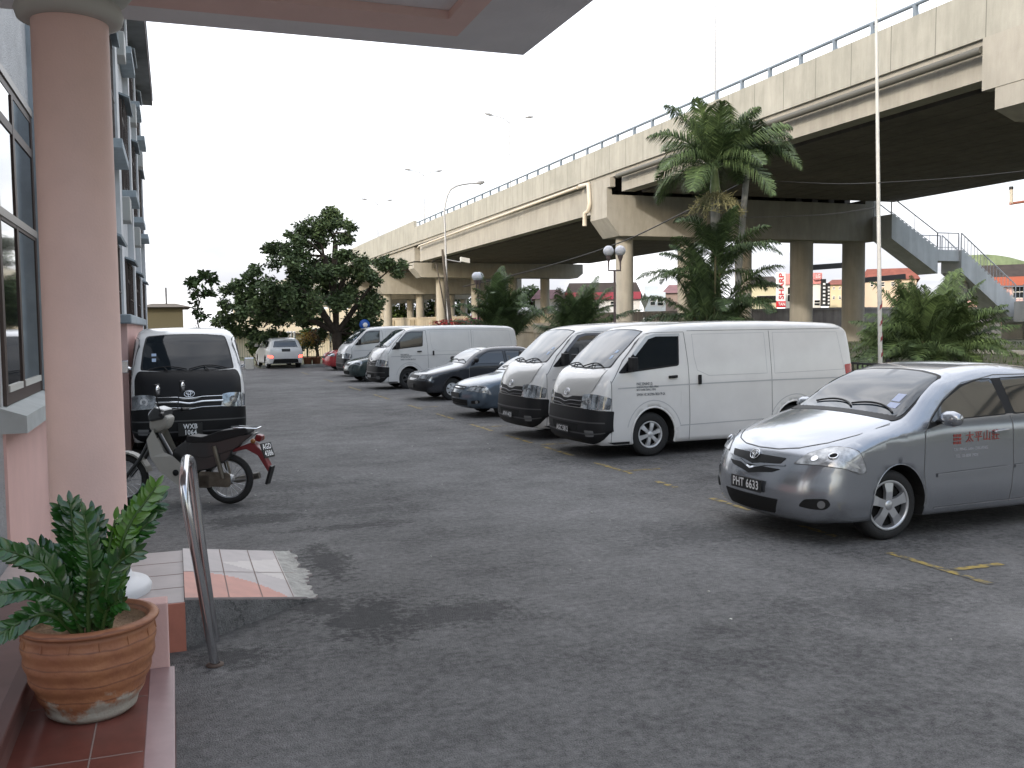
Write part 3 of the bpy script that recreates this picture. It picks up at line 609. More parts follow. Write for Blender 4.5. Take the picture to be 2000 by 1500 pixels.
sm_car, _ = car('small_car', 'small dark green car almost hidden between the two far white vans', 'car', M('dark_green_paint', (.03, .05, .05), .2, .3, coat=.9),
    [(.12, .2), (.02, .28), (.0, .45), (.04, .6), (.14, .72), (.4, .82), (.9, .93), (1.3, 1.2), (1.6, 1.36), (2.2, 1.42), (3.0, 1.40), (3.45, 1.2), (3.6, .9), (3.62, .5), (3.56, .26)],
    .2, (.72, 3.05), .27, .76, .9, .35, 1.4, .2, dict(windows=[[(1.25, .97), (1.5, 1.2), (1.75, 1.31), (2.15, 1.33), (2.15, .96)], [(2.25, .96), (2.25, 1.33), (2.9, 1.31), (3.2, 1.15), (3.2, .98)]],
    headlight=[(.36, .62), (.42, .74), (.72, .78), (.86, .74), (.8, .64)], windscreen=[(-.6, .97), (-.52, 1.30), (0, 1.33)], mirror=(1.3, 1.0), chromebars=[[(-.34, .68), (-.1, .66), (0, .64)]],
    fpanels=[('grille', [(-.32, .58), (-.32, .66), (0, .67)], BLACKP), ('air_intake', [(-.4, .28), (-.42, .4), (0, .4)], DARKIN)], spokes=5))
sm_car.location = (5.75, 34.0, 0); sm_car.rotation_euler.z = R_(4)
red_car, _ = car('small_car', 'red car parked nose-out beyond the farthest van, under the big tree', 'car', M('red_paint', (.33, .02, .025), .25, coat=.8),
    [(.12, .2), (.02, .28), (.0, .5), (.04, .66), (.14, .78), (.4, .88), (.9, 1.0), (1.3, 1.28), (1.6, 1.46), (2.2, 1.53), (3.0, 1.52), (3.55, 1.3), (3.7, .9), (3.72, .5), (3.66, .26)],
    .2, (.74, 3.15), .29, .80, .95, .3, 1.5, .2, dict(windows=[[(1.25, 1.03), (1.5, 1.27), (1.75, 1.39), (2.15, 1.42), (2.15, 1.03)], [(2.25, 1.03), (2.25, 1.42), (2.9, 1.4), (3.3, 1.2), (3.3, 1.03)]],
    headlight=[(.36, .66), (.42, .78), (.72, .82), (.86, .78), (.8, .68)], windscreen=[(-.6, 1.05), (-.52, 1.40), (0, 1.43)], mirror=(1.3, 1.08), fpanels=[('grille', [(-.32, .56), (-.32, .66), (0, .67)], BLACKP)], spokes=5))
red_car.location = (6.35, 43.4, 0); red_car.rotation_euler.z = R_(2)
TAILON = M('lit_tail_lamp', (1., .06, .04), .2, emit=2.6)
suv, _ = car('estate_car', 'white estate car with lit red tail lamps at the far end of the lot', 'car', WHITEP,
    [(.12, .24), (.02, .32), (.0, .5), (.06, .72), (.2, .80), (.7, .93), (1.0, .99), (1.5, 1.28), (1.8, 1.40), (2.3, 1.47), (3.2, 1.475), (3.95, 1.42), (4.08, 1.36), (4.25, 1.02), (4.34, .93), (4.36, .6), (4.33, .42), (4.28, .26)],
    .24, (.85, 3.45), .31, .86, .92, .42, 1.45, .16, dict(windows=[[(1.5, 1.0), (1.75, 1.22), (2.2, 1.33), (2.2, 1.0)], [(2.3, 1.0), (2.3, 1.33), (3.1, 1.34), (3.1, 1.0)], [(3.2, 1.0), (3.2, 1.33), (3.8, 1.28), (3.95, 1.02)]],
    windscreen=[(-.66, 1.03), (-.56, 1.38), (0, 1.40)], mirror=(1.5, 1.05), rearglass=[(-.60, 1.03), (-.56, 1.10), (-.50, 1.33), (0, 1.35)],
    tail=[(.60, .52), (.62, .64), (.92, .66), (.92, .55)], tail_mat=TAILON, rpanels=[('rear_bumper', [(-.62, .27), (-.56, .47), (0, .48)], DARKIN), ('number_plate', [(-.20, .82), (-.20, .95), (0, .95)], PLATEB)], spokes=5))
suv.rotation_euler.z = R_(-86.5); suv.location = (4.78, 50.7, 0)
# ================================================================== SETTING
def ground_z(x, y):
    h = .75*sm((x-12.9)/6.5); return h
gm = M('dry_grass_ground', (.085, .075, .045), .95, nz=.6, ns=.5, bump=.6, bs=14, col2=(.035, .05, .018))
xs = [-3000, -400, -60, -20, -8, -2, 6, 12.9]+[13+i*.8 for i in range(10)]+[24, 40, 60, 120, 400, 3500]
ys = [-300, -40, 0, 10, 20, 30, 40, 60, 80, 120, 200, 500, 3500]
mb = MB(); mb.add([(x, y, ground_z(x, y)-.02) for y in ys for x in xs], [(j*len(xs)+i, j*len(xs)+i+1, (j+1)*len(xs)+i+1, (j+1)*len(xs)+i) for j in range(len(ys)-1) for i in range(len(xs)-1)], 0, True)
struct(mb.build('ground', gm))
# asphalt with stains, wear and coarse aggregate
am = M('asphalt', (.075, .077, .083), .85, bump=1., bs=110); t = am.node_tree; b = t.nodes['Principled BSDF']
tcn = t.nodes.new('ShaderNodeTexCoord')
def nzn(scale, det, rough=.6):
    a = t.nodes.new('ShaderNodeTexNoise'); a.inputs['Scale'].default_value = scale; a.inputs['Detail'].default_value = det; a.inputs['Roughness'].default_value = rough
    t.links.new(tcn.outputs['Object'], a.inputs['Vector']); return a
def mathn(op, a, c, clamp=False):
    n = t.nodes.new('ShaderNodeMath'); n.operation = op; n.use_clamp = clamp
    for i, v in enumerate((a, c)):
        if isinstance(v, (int, float)): n.inputs[i].default_value = v
        else: t.links.new(v, n.inputs[i])
    return n.outputs[0]
big = nzn(.35, 8, .62).outputs[0]; fine = nzn(17, 5, .8).outputs[0]; mid = nzn(2.3, 7, .68).outputs[0]; grit = nzn(140, 2, .8).outputs[0]
val = mathn('ADD', mathn('MULTIPLY', big, 1.1), mathn('ADD', mathn('MULTIPLY', mid, .8), mathn('ADD', mathn('MULTIPLY', fine, 1.5), mathn('MULTIPLY', grit, 1.3))))
fac = mathn('ADD', mathn('SUBTRACT', val, 1.88), 0., True)
warp_ = nzn(3.2, 6, .7).outputs[0]
stain = None
sp = t.nodes.new('ShaderNodeSeparateXYZ'); t.links.new(tcn.outputs['Object'], sp.inputs[0])
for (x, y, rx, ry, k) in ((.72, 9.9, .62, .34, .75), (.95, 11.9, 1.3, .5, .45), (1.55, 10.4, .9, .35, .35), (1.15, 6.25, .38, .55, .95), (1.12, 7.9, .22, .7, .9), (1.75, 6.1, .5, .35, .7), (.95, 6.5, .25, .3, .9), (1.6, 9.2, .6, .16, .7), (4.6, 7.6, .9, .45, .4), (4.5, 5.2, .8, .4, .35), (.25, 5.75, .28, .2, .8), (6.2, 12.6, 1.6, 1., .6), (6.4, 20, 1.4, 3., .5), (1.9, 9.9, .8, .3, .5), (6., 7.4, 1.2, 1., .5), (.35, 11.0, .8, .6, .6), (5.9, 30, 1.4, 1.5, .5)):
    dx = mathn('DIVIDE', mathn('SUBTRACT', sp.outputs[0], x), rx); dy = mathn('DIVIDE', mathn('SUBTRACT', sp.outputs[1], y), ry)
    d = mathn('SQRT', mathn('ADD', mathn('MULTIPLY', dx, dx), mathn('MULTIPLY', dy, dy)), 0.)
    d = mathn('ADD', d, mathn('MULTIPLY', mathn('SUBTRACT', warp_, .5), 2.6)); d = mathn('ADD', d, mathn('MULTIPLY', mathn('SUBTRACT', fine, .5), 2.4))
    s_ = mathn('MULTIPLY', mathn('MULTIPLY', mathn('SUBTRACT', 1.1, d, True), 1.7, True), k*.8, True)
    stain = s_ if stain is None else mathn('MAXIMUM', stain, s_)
r = t.nodes.new('ShaderNodeValToRGB'); r.color_ramp.elements[0].position = .05; r.color_ramp.elements[1].position = .95
r.color_ramp.elements[0].color = (.044, .043, .043, 1); r.color_ramp.elements[1].color = (.265, .260, .255, 1); t.links.new(fac, r.inputs[0])
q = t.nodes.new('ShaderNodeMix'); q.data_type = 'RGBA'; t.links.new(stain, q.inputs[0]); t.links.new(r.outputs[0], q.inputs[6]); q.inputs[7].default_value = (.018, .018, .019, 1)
vor = t.nodes.new('ShaderNodeTexVoronoi'); vor.feature = 'DISTANCE_TO_EDGE'; vor.inputs['Scale'].default_value = .55
wpv = t.nodes.new('ShaderNodeVectorMath'); wpv.operation = 'ADD'; nv = nzn(2.5, 5, .7); t.links.new(tcn.outputs['Object'], wpv.inputs[0]); sc_ = t.nodes.new('ShaderNodeVectorMath'); sc_.operation = 'SCALE'; sc_.inputs[3].default_value = .55
t.links.new(nv.outputs[1], sc_.inputs[0]); t.links.new(sc_.outputs[0], wpv.inputs[1]); t.links.new(wpv.outputs[0], vor.inputs['Vector'])
crk = mathn('MULTIPLY', mathn('LESS_THAN', vor.outputs[0], .004), mathn('MULTIPLY', mathn('SUBTRACT', nzn(.5, 3).outputs[0], .55, True), 5., True), True)
qc = t.nodes.new('ShaderNodeMix'); qc.data_type = 'RGBA'; t.links.new(crk, qc.inputs[0]); t.links.new(q.outputs[2], qc.inputs[6]); qc.inputs[7].default_value = (.02, .02, .02, 1)
lp_ = mathn('MULTIPLY', mathn('SUBTRACT', nzn(1.1, 9, .75).outputs[0], .60, True), 5., True); ql = t.nodes.new('ShaderNodeMix'); ql.data_type = 'RGBA'; t.links.new(lp_, ql.inputs[0]); t.links.new(qc.outputs[2], ql.inputs[6]); ql.inputs[7].default_value = (.20, .19, .175, 1)
t.links.new(ql.outputs[2], b.inputs['Base Color'])
mb = MB(); mb.quad((-9, -25, 0), (12.3, -25, 0), (12.3, 47.5, 0), (-9, 47.5, 0)); struct(mb.build('parking_lot', am))
mb = MB(); mb.quad((-4, 47.5, -.004), (3.9, 47.5, -.004), (3.9, 140, -.004), (-4, 140, -.004)); struct(mb.build('road', am))
mb = MB(); mb.quad((14, 36, .02), (14, 36, .02), (14, 36, .02), (14, 36, .02))
CONC_K = M('kerb_concrete', (.30, .30, .28), .9, nz=.4, ns=2, bump=.4)
struct(MB().box(12.3, 12.45, -25, 47.65, -.05, .13).box(4.0, 12.3, 47.5, 47.65, -.05, .14).build('kerb', CONC_K))
# worn yellow bay lines
ym = M('worn_yellow_paint', (.26, .19, .05), .85, nz=1, ns=9, col2=(.085, .083, .08)); ym.node_tree.nodes['Color Ramp'].color_ramp.elements[0].position = .42; ym.node_tree.nodes['Color Ramp'].color_ramp.elements[1].position = .60
lx = lambda y: 5.62-.0107*(y-5.35)
mb = MB()
def stripe(x0, y0, x1, y1, w=.042):
    a, c = Vector((x0, y0, .004)), Vector((x1, y1, .004)); d = (c-a).normalized(); n_ = Vector((-d.y, d.x, 0))*w; k = 6
    for i in range(k):
        p, q_ = a+(c-a)*i/k, a+(c-a)*(i+1)/k; j = random.uniform(.75, 1.1); mb.quad(p-n_*j, q_-n_*j, q_+n_*j, p+n_*j)
for y0, y1 in ((5.3, 6.35), (7.0, 7.55), (8.35, 9.1), (9.85, 10.35), (11.0, 12.1), (12.9, 14.1), (14.6, 15.8), (16.6, 17.9), (19, 20.4), (21.6, 23), (25, 27), (29, 31), (34, 36), (40, 42)): stripe(lx(y0), y0, lx(y1), y1)
for y in (5.72, 11.25, 14.3, 17.3, 22.2): stripe(lx(y)+.06, y, lx(y)+.55, y)
struct(mb.build('yellow_bay_line', ym))
tr = MB(); random.seed(3)
for i in range(26):
    x, y = random.uniform(.1, 5), random.uniform(3.2, 16); s_ = random.uniform(.004, .009); tr.obox((x, y, .005), (s_, .3*s_, 0), (-.3*s_, s_*.7, 0), (0, 0, .004))
tag(tr.build('pale_grit', M('pale_chip', (.55, .54, .5), .8)), kind='stuff')
# ------------------------------------------------------------------ hotel facade
WALLW = M('facade_render', (.56, .57, .58), .9, nz=.18, ns=3, bump=.7, bs=70)
WALLP = M('pink_render', (.70, .46, .42), .85, nz=.07, ns=2, bump=.08, bs=60)
GREYTRIM = M('blue_grey_trim', (.33, .38, .41), .75, nz=.2, ns=3)
BROWNF = M('brown_window_frame', (.055, .035, .028), .5)
EAVEM = M('eave_soffit', (.20, .21, .215), .9, nz=.25, ns=1.5)
H = empty('hotel_building', (-1.15, 7.43, 0), label='long pale hotel with dark window bays, blue-grey ledges and pink dado along the left side', cat='building')
def hb(name, mat, fn, bevel=0):
    mb = MB(); fn(mb); mb.v = [(x+1.15, y-7.43, z) for x, y, z in mb.v]; return mb.build(name, mat, H, bevel=bevel)
hb('wall', WALLW, lambda m: m.box(-9, -1.15, 7.43, 42, .0, 11.3))
hb('roof', EAVEM, lambda m: (m.box(-9.6, -.55, 5.8, 42.6, 11.22, 11.42), m.box(-9.6, -.50, 5.75, 42.65, 11.42, 11.75)))
hb('fascia', M('dark_fascia', (.12, .10, .10), .6), lambda m: m.box(-.55, -.52, 5.8, 42.6, 11.2, 11.42))
GL_NEAR = M('tinted_window', (.02, .022, .024), .02, spec=1., coat=1.)
def window(y0, y1, z0, z1, cols, rows, x=-1.15, fw_=.07, frame=BROWNF, grille=False, d=.06):
    f = MB()
    f.box(x, x+d, y0, y0+fw_, z0, z1).box(x, x+d, y1-fw_, y1, z0, z1).box(x, x+d-.003, y0+fw_, y1-fw_, z1-fw_, z1).box(x, x+d-.003, y0+fw_, y1-fw_, z0, z0+fw_)
    for c in cols: f.box(x, x+d+.004, c-fw_/2, c+fw_/2, z0+fw_, z1-fw_)
    for i, r_ in enumerate(rows): f.box(x, x+d+.002, y0+fw_, y1-fw_, r_-fw_*.4, r_+fw_*.4)
    f.v = [(a+1.15, b_-7.43, c) for a, b_, c in f.v]; fo = f.build('window', frame, H)
    p = MB().box(x+.005, x+.018, y0+.02, y1-.02, z0+.02, z1-.02); p.v = [(a+1.15, b_-7.43, c) for a, b_, c in p.v]; p.build('pane', GL_NEAR, fo)
    if grille:
        g_ = MB(); n_ = int((y1-y0)/.16)
        for i in range(1, n_): g_.box(x+.10, x+.115, y0+i*(y1-y0)/n_-.008, y0+i*(y1-y0)/n_+.008, z0, z1)
        for zz in (z0+.05, (z0+z1)/2, z1-.05): g_.box(x+.095, x+.12, y0, y1, zz-.012, zz+.012)
        g_.v = [(a+1.15, b_-7.43, c) for a, b_, c in g_.v]; g_.build('window_grille', BROWNF, fo)
    return fo
window(7.5, 9.45, 1.42, 3.86, [8.33], [3.50, 2.78], fw_=.09, d=.025)
lt = MB()
for a, b_ in ((7.62, 8.26), (8.40, 9.33)): lt.box(-1.13, -1.118, a, b_, 1.51, 1.56)
lt.v = [(a+1.15, b_-7.43, c) for a, b_, c in lt.v]; lt.build('window_bottom_rail', M('pale_rail', (.6, .6, .56), .4), H)
for zz in (3.86, 2.80): hb('window_band', M('band_rail', (.30, .28, .26), .4), lambda m: m.box(-1.124, -1.115, 7.43, 9.44, zz-.03, zz+.03))
hb('dado', WALLP, lambda m: m.box(-1.15, -1.13, 7.42, 9.7, .0, 1.27))
hb('ledge', M('ledge_grey', (.42, .45, .45), .85, nz=.15, ns=4), lambda m: m.add([(-1.15, 7.32, 1.24), (-.98, 7.32, 1.24), (-.98, 7.32, 1.36), (-1.15, 7.32, 1.42), (-1.15, 9.7, 1.24), (-.98, 9.7, 1.24), (-.98, 9.7, 1.36), (-1.15, 9.7, 1.42)], [(0, 1, 2, 3), (4, 7, 6, 5), (0, 4, 5, 1), (1, 5, 6, 2), (2, 6, 7, 3), (0, 3, 7, 4)]))
hb('pilaster', GREYTRIM, lambda m: m.box(-1.15, -1.03, 9.5, 10.0, 1.42, 11.2))
hb('downpipe', GREYTRIM, lambda m: m.tube([(-1.0, 9.72, z) for z in (.3, 2, 4, 11.15)], .05, 10))
bays = [(13.4, 16.3), (19.9, 22.3), (27.1, 29.4), (33.4, 35.6), (39.2, 41.4)]
for i, (a, b_) in enumerate(bays):
    for z0, z1 in ((1.75, 3.75), (5.62, 8.0), (9.3, 10.95)):
        window(a, b_, z0, z1, [a+(b_-a)/3, a+2*(b_-a)/3], [z1-.5], grille=True, fw_=.1)
        hb('window_hood', GREYTRIM, lambda m: m.obox((-1.02, (a+b_)/2, z1+.06), (.13, 0, -.05), (0, (b_-a)/2+.1, 0), (.01, 0, .02)))
    for zz in (5.5, 9.2): hb('ledge', GREYTRIM, lambda m: m.box(-1.15, -.80, a-.15, b_+.15, zz-.08, zz+.10), bevel=.01)
    hb('pilaster', M('pilaster_white', (.62, .63, .64), .9, nz=.15, ns=2), lambda m: m.box(-1.15, -1.0, b_+.2, b_+1.0, 0., 11.2))
    hb('downpipe', M('pipe_white', (.6, .6, .6), .6), lambda m: m.tube([(-1.07, b_+1.5, z) for z in (0, 3, 6, 9, 11.15)], .055, 8))
for y, z in ((24.2, 4.75), (24.2, 8.5), (31.2, 4.75), (31.2, 8.4), (37.4, 8.1)):
    a = MB(); a.box(-1.15, -.85, y-.4, y+.4, z-.28, z+.28); a.v = [(p+1.15, q_-7.43, s_) for p, q_, s_ in a.v]; a.build('air_conditioner', M('ac_grey', (.40, .40, .38), .6), H, bevel=.02)
# low pink side wall with grey coping beside the van
W1 = empty('garden_wall', (-.6, 20, 0), label='low pink wall with blue-grey coping against the hotel, behind the black-fronted van', cat='wall')
MB().box(-.53, -.10, -3.6, 5.0, 0, 2.05).build('wall', WALLP, W1); MB().box(-.54, -.02, -3.75, 5.1, 2.05, 2.2).build('coping', GREYTRIM, W1, bevel=.02)
# unseen wing added to shade the lot, behind and left of the porch
WG = empty('added_shade_wing', (-12, -8, 0), label='unseen pale wing with dark windows, added left of the porch to shade the lot', cat='building')
MB().box(-6, 0, -34, 10, 0, 14.5).build('wall', WALLW, WG); MB().box(-6.5, .6, -34.5, 10.5, 14.5, 14.9).build('roof', EAVEM, WG)
for i in range(9):
    for z0 in (1.2, 5.4, 9.1):
        w_ = MB().box(0, .06, -24+i*4, -22+i*4, z0, z0+1.7).build('window', BROWNF, WG); MB().box(.06, .07, -23.93+i*4, -22.07+i*4, z0+.07, z0+1.63).build('pane', GL_NEAR, w_)
# ------------------------------------------------------------------ porch
PINK = M('porch_pink', (.88, .62, .55), .6, nz=.10, ns=1.3, bump=.1, bs=80)
PINKD = M('porch_pink_beam', (.86, .62, .55), .75, nz=.05, ns=2, bump=.2)
SOFW = M('porch_soffit', (.84, .83, .83), .85, nz=.08, ns=1.5, bump=.2)
TRIM = M('capital_grey', (.55, .55, .50), .6)
P = empty('porch_canopy', (-.5, 4, 0), label='flat porch canopy with white soffit and pink ring beam over the entrance', cat='canopy')
def pb(name, mat, fn, par=P, bevel=0):
    mb = MB(); fn(mb); mb.v = [(x+.5, y-4, z) for x, y, z in mb.v]; return mb.build(name, mat, par, bevel=bevel)
pb('roof_slab', SOFW, lambda m: m.box(-6.6, 2.70, 3.6, 7.22, 4.10, 4.45))
pb('beam', PINKD, lambda m: (m.box(-6.5, 2.0, 6.36, 6.71, 4.04, 4.6) if False else m.box(-6.5, 2.0, 6.36, 6.71, 4.04, 4.099), m.box(1.84, 2.0, 3.8, 6.36, 4.04, 4.099)))
# coffer: inner ceiling is higher than the ring beam, so the beam shows a tall inner face
C_ = empty('porch_column', (-.53, 6.40, 0), label='round pink porch column with grey ring capital and white base', cat='column')
mb = MB(); mb.lathe([(.222, .44), (.220, 2.0), (.217, 3.82)], 48); mb.build('shaft', PINK, C_)
mb = MB(); mb.lathe([(.217, 3.80), (.26, 3.80), (.292, 3.815), (.305, 3.86), (.292, 3.905), (.25, 3.93), (.26, 3.945), (.33, 3.96), (.36, 4.0), (.345, 4.04), (.2, 4.04)], 48); mb.build('capital', TRIM, C_)
mb = MB(); mb.lathe([(.345, .30), (.35, .335), (.335, .36), (.27, .375), (.24, .40), (.225, .44), (.21, .445)], 48); mb.build('base', M('base_white', (.66, .67, .68), .5), C_)
TILED = M('dark_red_tile', (.17, .055, .042), .32, nz=.3, ns=5); TILEB = M('brown_tile', (.17, .10, .09), .35, nz=.25, ns=4)
TILEG = M('grey_pink_tile', (.38, .33, .32), .4, nz=.15, ns=5); TILES = M('salmon_tile', (.50, .19, .13), .45, nz=.15, ns=6); TILEW = M('white_tile', (.38, .33, .32), .4, nz=.15, ns=6)
GROUT = M('grout', (.22, .16, .14), .9)
ST = empty('porch_floor', (-.5, 4, 0), label='tiled porch floor with dark red ledge and grey-pink landing', cat='floor')
pb('floor_slab', TILEB, lambda m: m.box(-7, -.65, -3, 6.1, 0, .45), ST)
pb('nosing', M('brown_nosing', (.10, .05, .045), .35), lambda m: m.box(-.70, -.635, -3, 6.1, .40, .454), ST, .006)
pb('ledge', TILED, lambda m: m.box(-.65, -.05, -3, 4.85, 0, .30), ST)
pb('ledge_edge', M('pink_edge_tile', (.33, .22, .22), .35, nz=.15, ns=6), lambda m: m.box(-.16, -.047, -3, 4.85, .24, .303), ST, .004)
pb('grout_line', GROUT, lambda m: [m.box(-.65, -.165, y-.003, y+.003, .2, .3015) for y in (.9, 1.5, 2.1, 2.7, 3.3, 3.9, 4.5)]+[m.box(-.36, -.354, -3, 4.85, .2, .3013)], ST)
pb('landing', TILEG, lambda m: m.box(-1.15, .01, 6.0, 7.42, 0, .30), ST)
pb('landing_riser', TILES, lambda m: m.box(-.65, .013, 5.985, 6.0, 0, .297), ST)
pb('grout_line', GROUT, lambda m: [m.box(-.65, .01, y-.003, y+.003, .25, .3015) for y in (6.35, 6.70, 7.05)]+[m.box(x-.003, x+.003, 6.0, 7.4, .25, .3013) for x in (-.34,)], ST)
pb('plinth', WALLP, lambda m: m.box(-.65, -.07, 4.85, 4.98, 0, .62), ST, .006)
# broken tiled ramp
RA = empty('tiled_ramp', (.0, 7, 0), label='broken white and salmon tiled ramp beside the landing', cat='ramp')
def rz(x): return .30*max(0, 1-x/.86)+.012
random.seed(11); nx_, ny_ = 64, 44; tl = MB(); edge = [random.uniform(-.035, .012)+(.05 if 18 < j < 25 else 0) for j in range(ny_+1)]
def rp(u, v):
    y0 = 6.02+.74*min(1, u/.9); y1 = 7.40+.93*u; x = .013+u*(.90+.0*v)
    return Vector((x, y0+(y1-y0)*v-.0, rz(x)))
def rpe(i, j):
    p = rp(i/nx_, j/ny_); 
    if i > nx_-6: p.x += edge[j]*(i-nx_+6)/5
    return p-Vector((0, 7, -.012))
tl.add([rpe(i, j) for i in range(nx_+1) for j in range(ny_+1)], [(i*(ny_+1)+j, (i+1)*(ny_+1)+j, (i+1)*(ny_+1)+j+1, i*(ny_+1)+j+1) for i in range(nx_) for j in range(ny_)])
tl.m = []
for i in range(nx_):
    for j in range(ny_):
        u, v = i/nx_, j/ny_; tl.m.append(1 if v < .46*(1-(u/.74)**2.2) else 2 if u > .80 else 3 if (u > .30 and v > .9-.75*u and v < .62+.2*u) else 0)
n0 = len(tl.v); tl.add([(x, y, z-.02) for x, y, z in tl.v], [])
bd = [i*(ny_+1) for i in range(nx_+1)]+[nx_*(ny_+1)+j for j in range(1, ny_+1)]+[i*(ny_+1)+ny_ for i in range(nx_-1, -1, -1)]
for a, c in zip(bd[:-1], bd[1:]): tl.f.append((a, n0+a, n0+c, c)); tl.m.append(0); tl.sm.append(False)
tl.build('tile_slab', [TILEW, TILES, M('bare_mortar', (.42, .41, .38), .8, nz=.35, ns=14, bump=.6, bs=60), M('pale_tile', (.50, .45, .42), .4, nz=.1, ns=8)], RA)
gl_ = MB()
for u in (.3, .55, .80): gl_.add([rp(u+d, v/12)-Vector((0, 7, -.0135)) for v in range(13) for d in (-.004, .004)], [(2*i, 2*i+1, 2*i+3, 2*i+2) for i in range(12)])
for v in (.48,): gl_.add([rp(u/12*.93, v+d)-Vector((0, 7, -.0135)) for u in range(13) for d in (-.003, .003)], [(2*i, 2*i+1, 2*i+3, 2*i+2) for i in range(12)])
gl_.build('grout_line', GROUT, RA, recalc=False)
mb = MB(); g_ = [rp(u/8, 0.0)-Vector((0, 7, 0)) for u in range(9)]+[rp(1-.02*random.random(), v/8)-Vector((0, 7, 0)) for v in range(1, 9)]+[rp(u/8, 1)-Vector((0, 7, 0)) for u in range(7, -1, -1)]
nn = len(g_)
gr = [[rp(u/8*.99, v/6)-Vector((0, 7, .002)) for v in range(7)] for u in range(9)]
mb.add([p for r_ in gr for p in r_]+[Vector((p.x, p.y, -.03)) for r_ in gr for p in r_], [(i*7+j, (i+1)*7+j, (i+1)*7+j+1, i*7+j+1) for i in range(8) for j in range(6)]+[(i*7, 63+i*7, 63+(i+1)*7, (i+1)*7) for i in range(8)]+[(i*7+6, (i+1)*7+6, 63+(i+1)*7+6, 63+i*7+6) for i in range(8)]+[(56+j, 63+56+j, 63+57+j, 57+j) for j in range(6)])
mb.build('ramp_base', am, RA)
# chrome hoop rail
STEEL = M('polished_steel', (.55, .55, .57), .16, 1.)
mb = MB(); pts = catmull([(.165, 5.66, 0), (.10, 5.66, .50), (.035, 5.67, .98), (.028, 5.70, 1.06), (.035, 5.80, 1.13), (.05, 6.0, 1.17), (.075, 6.10, 1.14), (.085, 6.12, 1.06), (.13, 6.11, .55), (.185, 6.10, 0)], .03)
mb.tube(pts, .026, 20); hr = tag(mb.build('hoop_rail', STEEL), 'leaning chrome hoop rail standing in the asphalt by the landing', 'handrail')
MB().lathe([(.05, 0), (.05, .008), (.03, .014)], 18, (.165, 5.66, .002)).build('floor_flange', M('rusty_steel', (.10, .07, .055), .8), hr)
# ------------------------------------------------------------------ clay pot + plant
PC = (-.385, 4.42, .30)
clay = M('clay_pot', (.35, .155, .07), .6, nz=.35, ns=3, bump=.3, bs=25, col2=(.25, .095, .05)); t = clay.node_tree; b = t.nodes['Principled BSDF']
tcn = t.nodes.new('ShaderNodeTexCoord'); sp = t.nodes.new('ShaderNodeSeparateXYZ'); t.links.new(tcn.outputs['Object'], sp.inputs[0])
wv = nzn(6, 6, .7).outputs[0]
hgt = mathn('ADD', mathn('SUBTRACT', .10, sp.outputs[2]), mathn('MULTIPLY', mathn('SUBTRACT', wv, .52), .42)); hgt2 = mathn('MULTIPLY', hgt, 22, True)
src = b.inputs['Base Color'].links[0].from_socket
fr_ = mathn('FRACT', mathn('ADD', mathn('DIVIDE', sp.outputs[2], .072), mathn('MULTIPLY', nzn(2.0, 3).outputs[0], .9)), 0.)
gv = mathn('MULTIPLY', mathn('LESS_THAN', fr_, .09), mathn('MULTIPLY', nzn(9, 3).outputs[0], 1.1, True), True); qg = t.nodes.new('ShaderNodeMix'); qg.data_type = 'RGBA'; t.links.new(gv, qg.inputs[0]); t.links.new(src, qg.inputs[6]); qg.inputs[7].default_value = (.12, .045, .03, 1); src = qg.outputs[2]
q = t.nodes.new('ShaderNodeMix'); q.data_type = 'RGBA'; t.links.new(hgt2, q.inputs[0]); t.links.new(src, q.inputs[6]); q.inputs[7].default_value = (.40, .38, .32, 1); t.links.new(q.outputs[2], b.inputs['Base Color'])
POT = empty('potted_plant', PC, label='glossy green plant in a ribbed clay pot with lime stains, on the dark red ledge', cat='plant')
prof = [(.001, 0), (.165, 0), (.178, .01)]
for i in range(25):
    z = .02+.36*i/24; r_ = .178+.105*math.sin(min(1, z/.36)*PI*.56); r_ += .004*math.sin(z*2*PI/.075); prof.append((r_, z))
prof += [(.268, .385), (.296, .392), (.302, .402), (.296, .412), (.268, .418), (.250, .40), (.245, .385)]
mb = MB(); mb.lathe([(r_*.95, z_) for r_, z_ in prof], 56)
for k in range(14):
    a = k*2*PI/14; mb.tube([(math.cos(a)*.263, math.sin(a)*.263, .375), (math.cos(a)*.270, math.sin(a)*.270, .335)], .004, 5)
mb.build('pot', clay, POT); mb = MB(); mb.lathe([(.238, .40), (.236, .36), (.15, .352), (.001, .355)], 40); mb.build('soil', M('sandy_soil', (.40, .26, .16), .95, nz=.35, ns=12, bump=.8, bs=60), POT)
LF = M('waxy_leaf', (.028, .098, .014), .2, coat=.5, nz=.4, ns=5, col2=(.009, .038, .009)); LFY = M('fresh_leaf', (.07, .17, .015), .3, coat=.4); STEM = M('plant_stem', (.05, .10, .025), .4)
def leaf(mb, base, d, up_, ln, wd, mi=0):
    d = d.normalized(); s_ = d.cross(up_).normalized(); n_ = s_.cross(d); vs = []
    prof_ = [(0, .1), (.12, .55), (.35, 1.), (.6, .95), (.82, .6), (.94, .25), (1., .0)]
    for t_, w_ in prof_:
        c = base+d*ln*t_+n_*(-.10*ln*t_*t_)
        vs += [c-s_*wd*w_/2+n_*wd*w_*.13, c, c+s_*wd*w_/2+n_*wd*w_*.13]
    k = len(prof_); mb.add(vs, [f for i in range(k-1) for f in ((3*i, 3*i+1, 3*i+4, 3*i+3), (3*i+1, 3*i+2, 3*i+5, 3*i+4))], mi, True)
random.seed(5)
